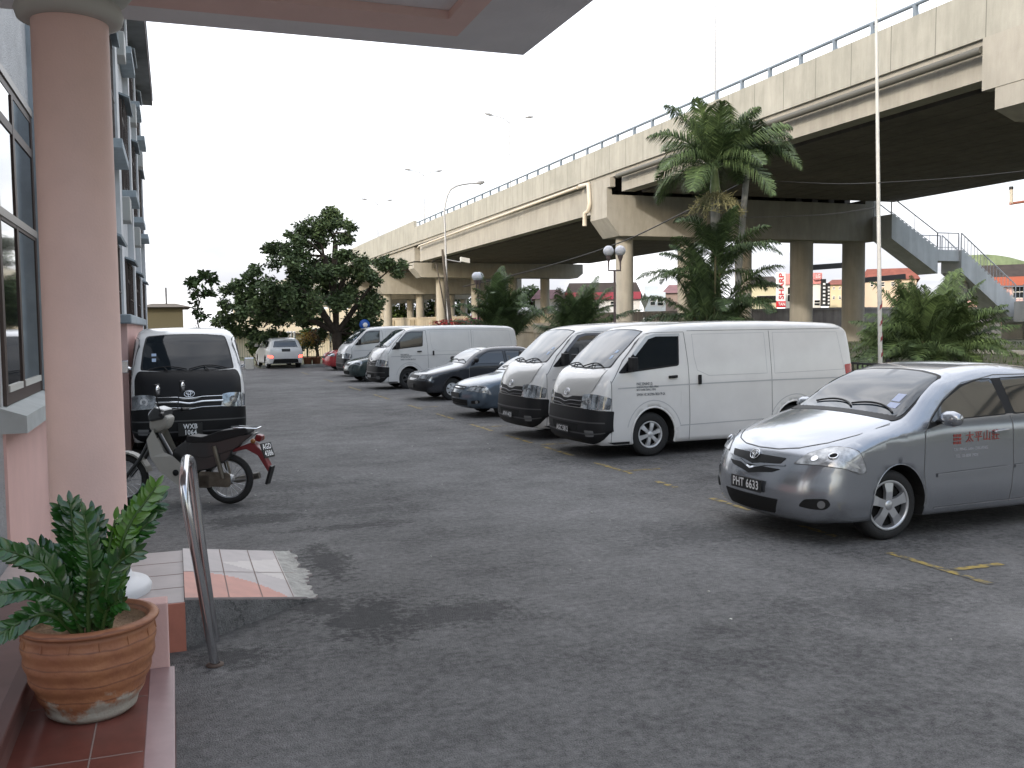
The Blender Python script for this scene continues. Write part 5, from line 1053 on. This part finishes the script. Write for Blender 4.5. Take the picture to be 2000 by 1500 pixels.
# ------------------------------------------------------------------ lamps, poles, signs
GLOBE = M('globe_white', (.62, .64, .70), .25); DKP_ = M('lamp_pole_brown', (.13, .10, .10), .6)
def globes(px, py, dx, Y, lab, r_=.165):
    c = at(px, py, Y); o = empty('globe_lamp', (c.x, c.y, 0), label=lab, cat='lamp', group='twin globe lamps on posts in the car park')
    MB().tube([(0, 0, 0), (0, 0, c.z-.62)], .035, 10).build('post', DKP_, o); MB().tube([(-dx, dx*.5, c.z-.30), (-dx, dx*.5, c.z-.60), (dx, -dx*.5, c.z-.60), (dx, -dx*.5, c.z-.30)], .03, 8).build('crossarm', DKP_, o)
    for sg in (-1, 1):
        g_ = MB().ball((sg*dx, -sg*dx*.5, c.z), r_, 24).build('globe', GLOBE, o); MB().lathe([(.03, c.z-.32), (.075, c.z-.22), (.09, c.z-.13)], 14, (sg*dx, -sg*dx*.5, 0)).build('globe_holder', DKP_, g_)
globes(1200, 490, .16, 26.5, 'twin white globe lamp on a brown post in front of the near flyover column'); globes(933, 540, .05, 33.5, 'twin white globe lamp seen edge-on above the white vans')
# flagpole with a spiral ribbon
fpb = at(1722, 702, 15.9); fpb.z = .25
FP = empty('flagpole', tuple(fpb), label='tall slim white pole with red and white spiral stripes near its base', cat='pole')
tp = at(1709, -60, 15.9)-fpb
MB().tube([(0, 0, -.3), (tp.x*.5, 0, 4.5), (tp.x, 0, 9.3)], [.046, .038, .026], 14).build('pole', M('white_pole', (.62, .62, .60), .4, nz=.15, ns=3), FP)
mb = MB(); vs = []
for i in range(70):
    t_ = i/69; a = t_*2*PI*6; z = .05+t_*2.0; vs += [(.0485*math.cos(a)+tp.x*z/9.3, .0485*math.sin(a), z), (.0485*math.cos(a)+tp.x*z/9.3, .0485*math.sin(a), z+.085)]
mb.add(vs, [(2*i, 2*i+2, 2*i+3, 2*i+1) for i in range(69)], 0, True); mb.build('spiral_ribbon', M('faded_red', (.28, .06, .07), .6), FP, recalc=False)
SLB = at(876, 640, 58); SLB.z = 0
SL = empty('street_lamp', tuple(SLB), label='single-arm street lamp with curved top standing before the flyover, with a floodlight half-way up', cat='street lamp')
q0 = at(868, 410, 58)-SLB; q1 = at(880, 370, 58)-SLB; q2 = at(930, 358, 58)-SLB; q3 = at(946, 355, 58)-SLB
MB().tube(catmull([(0, 0, 0), (q0.x*.5, 0, q0.z*.5), (q0.x*.9, 0, q0.z*.9), q0, q1, at(905, 360, 58)-SLB, q2], .4), .06, 8).build('pole', GAL, SL)
MB().tube([q2, (q2+q3)/2, q3], [.06, .16, .08], 8).build('lamp_head', GALD, SL); f0 = at(872, 507, 58)-SLB
MB().tube([f0, at(900, 512, 58)-SLB], .03, 6).build('arm', GAL, SL); MB().obox(at(908, 508, 57.6)-SLB, (.28, 0, -.05), (0, .15, 0), (0, 0, .14)).build('floodlight', M('floodlight_grey', (.55, .55, .52), .4), SL)
WD = M('weathered_wood', (.13, .11, .09), .9, nz=.4, ns=5)
def leaner(a, b_, Y, r_, lab): p, q_ = at(*a, Y), at(*b_, Y); o = MB().tube([Vector((0, 0, 0)), (q_-p)*.5, q_-p], [r_, r_, r_*.7], 8).build('wooden_pole', WD); o.location = p; tag(o, lab, 'pole')
leaner((884, 665), (864, 487), 52, .10, 'thick leaning wooden pole beside the single-arm street lamp'); leaner((880, 665), (852, 515), 52.5, .045, 'thin leaning stick left of the thick wooden pole')
def cable(pts, r_, lab):
    P_ = [Vector(p) for p in pts]; o = MB().tube(catmull([p-P_[0] for p in P_], .8), r_, 5).build('cable', M('black_cable', (.02, .02, .02), .6)); o.location = P_[0]; tag(o, lab, 'cable')
cable([at(905, 560, 40), at(1040, 528, 37), at(1200, 478, 32), at(1330, 418, 27), at(1452, 356, 23.6)], .022, 'black cable rising from the far palms to the slim palm trunk')
cable([at(1456, 350, 23.6), at(1600, 358, 20), at(1714, 357, 15.9), at(1860, 348, 14), at(2040, 330, 12)], .008, 'thin wire from the slim palm across the pole to the right edge'); cable([at(1452, 425, 23.6), at(1600, 420, 20), at(1715, 405, 15.9)], .008, 'thin wire sagging from the slim palm to the pole below the other wire')
def dsign(px, py, Y, half, lab, rz_, mat, pm=M('striped_post_white', (.6, .6, .6), .6)):
    c = at(px, py, Y); gz_ = ground_z(c.x, c.y); o = empty('road_sign', (c.x, c.y, gz_), R_(rz_), label=lab, cat='sign', group=None); h = c.z-gz_
    MB().extr([(0, -half), (half, 0), (0, half), (-half, 0)], lambda p: (p[0], .02, h+p[1]), lambda p: (p[0], .035, h+p[1])).build('sign_plate', mat, o)
    pp = MB(); n_ = int(h/.3)
    for i in range(n_+1): pp.tube([(0, .07, i*.3), (0, .07, min(h+half*.6, i*.3+.3))], .035, 8, i % 2)
    pp.build('post', [pm, BLKM], o)
dsign(1260, 588, 43, .42, 'pale diamond road sign seen from behind on a black and white post', 35, M('sign_back_grey', (.34, .36, .33), .6)); dsign(645, 586, 50.5, .50, 'pale diamond sign half hidden in the big tree', 20, M('sign_back_pale', (.45, .50, .44), .6))
c = at(712, 634, 46.5); o = empty('blue_sign', (c.x, c.y, 0), label='small round blue and white sign at the right edge of the big tree', cat='sign')
MB().lathe([(.001, -.02), (.26, -.02), (.26, .0), (.001, .0)], 24, (0, 0, c.z), 'y').build('sign_plate', M('sign_blue', (.02, .10, .42), .4), o); MB().lathe([(.001, -.028), (.12, -.028), (.12, -.021)], 20, (.03, 0, c.z-.02), 'y').build('sign_mark', PLATEW, o); MB().tube([(0, .03, 0), (0, .03, c.z)], .03, 8).build('post', M('sign_post_white', (.6, .6, .6), .6), o)
for i, (px, lab) in enumerate(((562, 'leftmost of the three white posts behind the white estate car'), (568, 'middle one of the three white posts behind the white estate car'), (574.5, 'rightmost of the three white posts behind the white estate car'))):
    c = at(px, 650, 53); o = tag(MB().tube([(0, 0, 0), (0, 0, c.z)], .055, 8).lathe([(.075, c.z), (.075, c.z+.06), (.001, c.z+.09)], 8).build('white_post', PLATEW), lab, 'post', 'three white posts'); o.location = (c.x, c.y, 0)
# pipe bracket at the right edge, fixed to a post just outside the picture
c = at(2012, 385, 20); o = empty('pipe_bracket', (c.x+.25, c.y, .7), label='white pipe elbow with dark cap and red underside on a post at the right edge', cat='pipe')
a_, b2, c2_ = at(1975, 368, 20), at(1975, 398, 20), at(2012, 392, 20); off = Vector((c.x+.25, c.y, .7))
MB().tube([a_-off, b2-off], .045, 10).build('upright', PIPEW, o); MB().tube([b2-off-Vector((.04, 0, 0)), c2_-off, Vector((0, 0, c2_.z-.7))], .04, 10).build('arm', M('red_brown_pipe', (.40, .16, .12), .6), o); MB().tube([a_-off+Vector((0, 0, -.03)), a_-off+Vector((0, 0, .05))], .055, 10).build('cap', BLKM, o)
MB().tube([(0, 0, -.1), (0, 0, c2_.z-.65)], .05, 10).build('post', PIPEW, o)
# ------------------------------------------------------------------ buildings beyond
def bbox(name, label, px0, px1, ptop, Y, wallm, roofm=None, roofh=0, rooftop=None, dep=12, wins=(), cat='building', over=.5, bands=(), zb=0., winmat=None, frame=None):
    """block that faces the car park; px are only used here to turn photo measurements into metres"""
    pc = at((px0+px1)/2, ptop, Y); az = math.atan2(pc.x, pc.y); D_ = math.hypot(pc.x, pc.y)
    def lp(px, py):
        d = fw+rt*((px-1000)/F_PX)-up*((py-750)/F_PX); da = math.atan2(d.x, d.y)-az; return D_*math.tan(da), CAM_H+d.z/math.hypot(d.x, d.y)*D_/math.cos(da)
    x0, z1 = lp(px0, ptop); x1, z1b = lp(px1, ptop); z1 = (z1+z1b)/2
    o = empty(name, (pc.x, pc.y, 0), -az, label=label, cat=cat)
    MB().box(x0, x1, 0, dep, zb, z1).build('wall', wallm, o)
    if roofm:
        rt_ = lp((px0+px1)/2, rooftop)[1]
        MB().add([(x0-over, -over, z1), (x1+over, -over, z1), (x1+over, dep+over, z1), (x0-over, dep+over, z1), (x0+.4, 2.5, rt_+.1), (x1-.4, 2.5, rt_+.1), (x0+.4, dep-2.5, rt_+.1), (x1-.4, dep-2.5, rt_+.1)], [(0, 1, 5, 4), (2, 3, 6, 7), (0, 4, 6, 3), (1, 2, 7, 5), (4, 5, 7, 6), (0, 3, 2, 1)]).build('roof', roofm, o)
    for (py0, py1, mt, pr_) in bands: za, zb2 = lp((px0+px1)/2, py1)[1], lp((px0+px1)/2, py0)[1]; MB().box(x0-.1, x1+.1, -pr_, -.01, za, zb2).build('awning', mt, o)
    for (wx0, wx1, wy0, wy1) in wins:
        (ax_, az_), (bx_, bz_) = lp(wx0, wy1), lp(wx1, wy0); w_ = MB().box(ax_, bx_, -.06, -.002, az_, bz_).build('window', frame or M('white_frame', (.7, .7, .7), .6), o); d_ = .08
        n_ = max(1, int((bx_-ax_)/.8)) if winmat is None else 1; m_ = MB()
        for i in range(n_):
            xa, xb = ax_+(bx_-ax_)*i/n_+d_/2, ax_+(bx_-ax_)*(i+1)/n_-d_/2; zm = (az_+bz_)/2
            m_.box(xa, xb, -.075, -.06, az_+d_, zm-d_/2).box(xa, xb, -.075, -.06, zm+d_/2, bz_-d_) if winmat is None else m_.box(xa, xb, -.075, -.06, az_+.02, bz_-.02)
        m_.build('pane', winmat or GLASS, w_)
    return o
WHW = M('far_white_wall', (.66, .66, .66), .9, nz=.08, ns=.5); CRW = M('far_cream_wall', (.54, .52, .38), .9, nz=.1, ns=.4); PKW = M('far_pink_wall', (.66, .42, .40), .9, nz=.08, ns=.4); YLW = M('far_yellow_wall', (.58, .50, .34), .9, nz=.1, ns=.4)
DKR = M('dark_roof', (.045, .035, .032), .9, nz=.4, ns=1); RDR = M('red_roof', (.23, .075, .055), .9, nz=.3, ns=1); PPR = M('purple_roof', (.22, .12, .13), .9, nz=.3, ns=1); REDB = M('red_band', (.26, .03, .055), .6); REDA = M('red_awning', (.33, .085, .05), .7)
bbox('house', 'small white house with purple-brown roof seen between the two small palms', 1045, 1100, 584, 105, WHW, PPR, 0, 566, 8, [(1062, 1072, 592, 603)])
bbox('shop_building', 'long white shop with dark roof and red fascia band behind the globe lamp', 1105, 1250, 584, 118, WHW, DKR, 0, 552, 14, [(1192, 1204, 588, 600), (1150, 1165, 588, 600)], bands=((571, 585, REDB, .6),))
o = bbox('gabled_building', 'pale blue-white building with stepped glass gable between flyover columns', 1258, 1300, 575, 100, M('glazed_white', (.55, .62, .68), .3), None, 0, None, 10, [(1270, 1280, 580, 597), (1284, 1296, 582, 598)])
z_ = at(1279, 575, 100).z; w_ = 2.5
MB().extr([(-w_/2, z_), (w_/2, z_), (w_/2, z_+.25), (w_*.25, z_+.35), (w_*.15, z_+1.1), (-w_/2, z_+1.0)], lambda p: (p[0], .5, p[1]), lambda p: (p[0], 9, p[1])).build('gable', M('glazed_white', (.55, .62, .68), .3), o)
bbox('shop_building', 'dark brown roofed building right of the pale gabled one', 1300, 1350, 572, 110, M('far_brown_wall', (.28, .22, .2), .9), PPR, 0, 556, 12)
bbox('warehouse', 'cream warehouse with dark roof and open bay, left of the SHARP sign', 1455, 1518, 558, 95, CRW, DKR, 0, 540, 14, [(1477, 1516, 577, 592)], winmat=DARKIN)
bbox('shop_building', 'white shop block with pink LG panel behind the flyover column', 1534, 1604, 534, 98, WHW, None, 0, None, 12, [(1538, 1545, 560, 590), (1590, 1602, 585, 598)], bands=((534, 555, M('pink_panel', (.62, .25, .25), .7), .3),))
bbox('hotel_block', 'yellow block with red roof seen through the flyover columns', 1619, 1660, 556, 112, YLW, RDR, 0, 546, 14, [(1626, 1631, 560, 566), (1638, 1643, 560, 566), (1626, 1631, 578, 585), (1638, 1643, 578, 585)])
bbox('hotel_block', 'long cream block with red hipped roof behind the last flyover column and the pole', 1686, 1790, 546, 110, M('far_peach_wall', (.56, .47, .38), .9, nz=.1, ns=.4), RDR, 0, 524, 16, [(1700, 1706, 551, 560), (1720, 1728, 550, 560), (1740, 1748, 550, 559)])
bbox('shop_building', 'pink building with red awning, dark roof and white barred windows at the right edge', 1868, 2090, 541, 92, PKW, DKR, 0, 516, 16, [(1897, 1925, 561, 577), (1929, 1952, 560, 584), (1978, 2006, 557, 583), (2020, 2050, 556, 583)], bands=((541, 558, REDA, 1.2),))
bbox('outbuilding', 'dark olive flat-roofed building behind the black-fronted van, with a thin mast', 283, 357, 600, 62, M('far_olive_wall', (.10, .09, .055), .9), M('olive_roof', (.09, .075, .06), .9), 0, 594, 8)
c = at(325, 595, 64); o = tag(MB().tube([(0, 0, 0), (0, 0, at(325, 562, 64).z)], .05, 6).build('mast', BLKM), 'thin bare mast rising behind the dark olive building', 'mast'); o.location = (c.x, c.y, 0)
bbox('hall', 'long cream building behind the fence and the big tree', 455, 735, 604, 66, M('far_pale_wall', (.60, .55, .44), .9, nz=.12, ns=.4), None, 0, None, 10, [(600, 625, 640, 665), (520, 545, 655, 672)], bands=((650, 653.5, DKR, .8),))
# signs
def board(px0, px1, py0, py1, Y, mat, lab, txt=None, tmat=None, tsz=1., rot=False, name='sign_board'):
    a, b_ = at(px0, py1, Y), at(px1, py0, Y); c = (a+b_)/2; o = tag(MB().box(-(b_.x-a.x)/2, (b_.x-a.x)/2, -.15, .15, a.z-c.z, b_.z-c.z).build(name, mat), lab, 'sign'); o.location = (c.x, Y, c.z)
    return o, (b_.x-a.x), (b_.z-a.z)
WSB = M('sign_white', (.80, .80, .80), .5); RDT = M('sign_red', (.55, .02, .03), .5)
o, w_, h_ = board(1517, 1533, 532, 587, 92, WSB, 'tall white sign board with SHARP in red letters reading upwards')
text_obj('lettering', 'SHARP', w_*.95, RDT, o, lambda a, b_: (-b_*.92, -.17, a*1.0), bold=True, spacing=1.0, sx=.97)
o, w_, h_ = board(1517, 1533, 588, 600.5, 92, RDT, 'red sign panel with TAN under the SHARP board'); text_obj('lettering', 'TAN', w_*.42, WSB, o, lambda a, b_: (a, -.17, b_), bold=True)
o, w_, h_ = board(1589, 1603, 533, 546, 96.5, M('pink_panel', (.62, .25, .25), .7), 'pink panel with white LG letters on the white shop block'); text_obj('lettering', 'LG', w_*.55, WSB, o, lambda a, b_: (a, -.17, b_), bold=True)
for k, (p0, p1, q0_, lab) in enumerate(((1604, 1612, 545, 'taller of two narrow dark vertical signs beside the white shop block'), (1614, 1620, 553, 'shorter of two narrow dark vertical signs, next to the yellow block'))):
    o, w_, h_ = board(p0, p1, q0_, 598, 96, BLKM, lab, name='vertical_sign')
    for i in range(6): MB().box(-w_*.3, w_*.3, -.17, -.151, h_*(-.42+i*.14), h_*(-.42+i*.14)+h_*.07).build('letter_block', WSB, o)
# fence and playthings at the end of the lot
GFM = M('green_fence_paint', (.05, .10, .05), .6); a = at(455, 690, 54); FN2 = empty('mesh_fence', (a.x, 54, 0), label='dark green bar fence at the far end behind the white estate car', cat='fence')
for k in range(5):
    MB().box(k*2-.03, k*2+.03, -.03, .03, 0, 1.85).build('post', GFM, FN2); m_ = MB(); m_.box(k*2, k*2+2, -.015, .015, 1.7, 1.74).box(k*2, k*2+2, -.015, .015, .2, .24)
    for j in range(1, 16): m_.box(k*2+j*.125-.008, k*2+j*.125+.008, -.008, .008, .24, 1.7)
    m_.build('bar_panel', GFM, FN2)
def flowerpot(px, py, Y, r_, lab, fm, group, n_=140):
    c = at(px, py, Y); rd = random.Random(int(px)); o = empty('flowering_plant', (c.x, c.y, 0), label=lab, cat='plant', group=group); z = c.z
    MB().lathe([(.001, 0), (.18, 0), (.24, .4), (.26, .42), (.22, .40), (.001, .36)], 16).build('pot', M('plain_pot', (.30, .13, .08), .8), o); MB().tube([(0, 0, .3), (.03, 0, z-r_*.5)], .03, 6).build('stem', BARK, o)
    m_ = MB(); leaves(m_, (0, 0, z), r_, n_, .12, .8, rd); m_.build('blossom', fm, o, recalc=False); m_ = MB(); leaves(m_, (0, 0, z-r_*.4), r_, n_//2, .13, .9, rd); m_.build('foliage', LF2, o, recalc=False)
MG = leafmat('magenta_bloom', (.40, .03, .22), (.25, .02, .10)); RB = leafmat('red_bloom', (.38, .05, .05), (.22, .03, .03)); PKB = leafmat('pink_bloom', (.45, .13, .12), (.3, .06, .06))
for px, py, fm, r_, lab in ((858, 634, RB, .34, 'red flowering bush above the roof of the nearer far van, leftmost'), (876, 635, RB, .34, 'red flowering bush right beside the street lamp foot'), (893, 631, RB, .22, 'small dark red bloom right of the street lamp'), (908, 630, PKB, .28, 'pink blooms between the dark red and the magenta ones'), (925, 632, MG, .34, 'magenta bougainvillea nearest the far globe lamp')): flowerpot(px, py, 36, r_, lab, fm, 'flowering bushes behind the vans')
OR = leafmat('orange_bloom', (.26, .10, .04), (.10, .08, .03)); YB = leafmat('yellow_bloom', (.5, .36, .06), (.3, .2, .05))
for px, py, fm, lab in ((600, 662, YB, 'yellow leafy bush behind the white estate car'), (617, 657, OR, 'orange flowering bush beside the yellow leafy one')): flowerpot(px, py, 50, .55, lab, fm, 'coloured bushes under the big tree', 420)
# ------------------------------------------------------------------ motorcycle
MC = empty('motorcycle', (.53, 10.92, 0), R_(180-24), label='dark moped with white leg shield parked in front of the black-fronted van', cat='motorcycle')   # local +x = towards the front wheel
MWH = M('moped_white', (.30, .29, .26), .45); MBK = M('moped_black', (.015, .017, .018), .3, coat=.6); MET = M('engine_metal', (.17, .15, .12), .5, .7, nz=.4, ns=12); MRED = M('moped_red', (.16, .015, .02), .35)
def mwheel(x):
    mb = MB(); mb.lathe([(.21, -.03), (.245, -.038), (.272, -.02), (.28, 0), (.272, .02), (.245, .038), (.21, .03), (.21, -.03)], 36, (0, 0, 0), 'y'); w_ = mb.build('wheel', TYRE, MC); w_.location = (x, 0, .28)
    rb = MB(); rb.lathe([(.212, -.022), (.198, -.016), (.198, .016), (.212, .022)], 36, (0, 0, 0), 'y'); rb.lathe([(.001, -.05), (.05, -.05), (.05, .05), (.001, .05)], 18, (0, 0, 0), 'y')
    for i in range(18): a = 2*PI*i/18; rb.tube([(.04*math.cos(a+.5), .03*(-1)**i, .04*math.sin(a+.5)), (.2*math.cos(a), 0, .2*math.sin(a))], .003, 4, cap=False)
    rb.build('rim', ALLOY, w_)
mwheel(0); mwheel(1.20)
def mc(name, mat, fn, par=MC, bevel=0): mb = MB(); fn(mb); return mb.build(name, mat, par, bevel=bevel)
mc('seat', BLACKP, lambda m: m.extr(rpoly([(-.28, .80), (-.25, .865), (.05, .83), (.25, .76), (.42, .78), (.44, .70), (.1, .70)], .03), lambda p: (p[0], -.11, p[1]), lambda p: (p[0], .11, p[1])), bevel=.03)
mc('under_seat_cover', MBK, lambda m: m.extr(rpoly([(-.1, .66), (.42, .74), (.60, .62), (.62, .42), (.40, .36), (.16, .40), (-.05, .52)], .05), lambda p: (p[0], -.09, p[1]), lambda p: (p[0], .09, p[1])), bevel=.025)
mc('tail_cover', MBK, lambda m: m.extr(rpoly([(-.34, .80), (.40, .70), (.44, .58), (.25, .52), (-.1, .62)], .04), lambda p: (p[0], -.10, p[1]), lambda p: (p[0], .10, p[1])), bevel=.025)
mc('tail_lamp', M('dull_red_lens', (.16, .01, .012), .3), lambda m: m.obox((-.36, 0, .74), (.035, 0, .01), (0, .055, 0), (-.015, 0, .035)), bevel=.015)
mc('rear_fender', MRED, lambda m: m.extr([(-.08, .62), (-.30, .70), (-.40, .60), (-.50, .38), (-.46, .37), (-.35, .55), (-.22, .62), (-.05, .58)], lambda p: (p[0], -.055, p[1]), lambda p: (p[0], .055, p[1])), bevel=.01)
mc('mudflap', BLACKP, lambda m: m.obox((-.47, 0, .33), (.012, 0, .005), (0, .06, 0), (-.03, 0, .10)))
pl_ = plate(MC, (-.44, -.02, .60), Vector((-.30, -1, 0)), .19, .17, ['AGD', '4386'], .085, upv=(.30, 0, 1)); 
mc('leg_shield', MWH, lambda m: m.add([(x, s*w_, z) for s in (-1, 1) for x, w_, z in ((.78, .17, .86), (.84, .21, .74), (.80, .22, .55), (.70, .22, .40), (.58, .20, .30), (.50, .18, .22), (.42, .15, .20), (.44, .15, .44), (.56, .17, .56), (.66, .16, .60))], [(0, 1, 2, 9), (9, 2, 3, 8), (8, 3, 4, 7), (7, 4, 5, 6), (19, 12, 11, 10), (18, 13, 12, 19), (17, 14, 13, 18), (16, 15, 14, 17), (1, 11, 12, 2), (2, 12, 13, 3), (0, 10, 11, 1)]), bevel=.012)
mc('shield_vent', DARKIN, lambda m: (m.lathe([(.001, .001), (.035, .0), (.035, -.004)], 14, (.52, .203, .38), 'y'), m.lathe([(.001, -.001), (.035, .0), (.035, .004)], 14, (.52, -.203, .38), 'y')))
mc('front_cowl', MWH, lambda m: m.extr(rpoly([(.66, .86), (.62, .98), (.72, 1.02), (.86, .96), (.86, .84), (.78, .80)], .05), lambda p: (p[0], -.10, p[1]), lambda p: (p[0], .10, p[1])), bevel=.035)
mc('handlebar_cover', MBK, lambda m: m.extr(rpoly([(.68, .96), (.66, 1.06), (.78, 1.10), (.86, 1.0), (.84, .93)], .03), lambda p: (p[0], -.13, p[1]), lambda p: (p[0], .13, p[1])), bevel=.03)
mc('headlight', LENS, lambda m: m.lathe([(.001, .885), (.05, .88), (.075, .86), (.08, .83)], 20, (0, 0, .99), 'x'))
mc('handlebar', BLACKP, lambda m: m.tube([(.60, -.34, 1.03), (.66, -.2, 1.04), (.72, 0, 1.02), (.66, .2, 1.04), (.60, .34, 1.03)], .014, 8))
for s_ in (-1, 1):
    mc('grip', BLACKP, lambda m: m.tube([(.625, s_*.24, 1.035), (.60, s_*.35, 1.03)], .022, 10)); st_ = mc('mirror', BLACKP, lambda m: (m.tube([(.66, s_*.22, 1.04), (.67, s_*.28, 1.2), (.64, s_*.31, 1.28)], .007, 6), m.obox((.645, s_*.32, 1.30), (.012, 0, 0), (0, .055, 0), (0, 0, .06))), bevel=.01)
    mc('mirror_glass', CHROME, lambda m: m.lathe([(.001, .631), (.048, .631), (.048, .633)], 18, (0, s_*.32, 1.30), 'x'), st_)
    mc('fork', MBK, lambda m: m.tube([(.82, s_*.06, .80), (.98, s_*.065, .52), (1.18, s_*.065, .28)], .022, 8)); mc('shock', MET, lambda m: m.tube([(.12, s_*.10, .66), (.03, s_*.10, .30)], .026, 10)); mc('swing_arm', MBK, lambda m: m.tube([(.0, s_*.08, .28), (.42, s_*.07, .30)], .02, 8))
    mc('indicator', M('indicator_amber', (.22, .09, .02), .3), lambda m: m.ball((-.34, s_*.15, .72), .028, 10))
mc('front_fender', MWH, lambda m: m.extr([(1.20+.315*math.cos(R_(a)), .28+.315*math.sin(R_(a))) for a in range(20, 165, 12)]+[(1.20+.295*math.cos(R_(a)), .28+.295*math.sin(R_(a))) for a in range(164, 18, -12)], lambda p: (p[0], -.055, p[1]), lambda p: (p[0], .055, p[1])))
mc('engine', MET, lambda m: (m.tube([(.40, -.12, .27), (.40, .12, .27)], .11, 16), m.tube([(.42, 0, .30), (.66, 0, .36)], .065, 12), m.obox((.30, 0, .27), (.12, 0, 0), (0, .10, 0), (0, 0, .075))), bevel=.01)
mc('chain_guard', MET, lambda m: m.extr(rpoly([(-.05, .20), (-.05, .36), (.3, .38), (.34, .22)], .04), lambda p: (p[0], .075, p[1]), lambda p: (p[0], .10, p[1]))); mc('exhaust', M('exhaust_steel', (.35, .33, .30), .3, 1.), lambda m: m.tube([(.6, -.13, .2), (.3, -.14, .18), (.1, -.14, .22), (-.30, -.14, .30)], [.018, .02, .04, .038], 12))
mc('frame_tube', MBK, lambda m: m.tube([(.82, 0, .85), (.62, 0, .48), (.40, 0, .42), (.1, 0, .62)], .03, 8)); mc('side_stand', BLACKP, lambda m: m.tube([(.35, .1, .22), (.28, .26, .01)], .01, 6))
mc('footrest', BLACKP, lambda m: m.tube([(.42, -.26, .22), (.42, .26, .22)], .014, 8)); mc('front_carrier', CHROME, lambda m: m.tube([(-.1, .09, .86), (-.36, .09, .85), (-.38, 0, .86), (-.36, -.09, .85), (-.1, -.09, .86)], .010, 6))
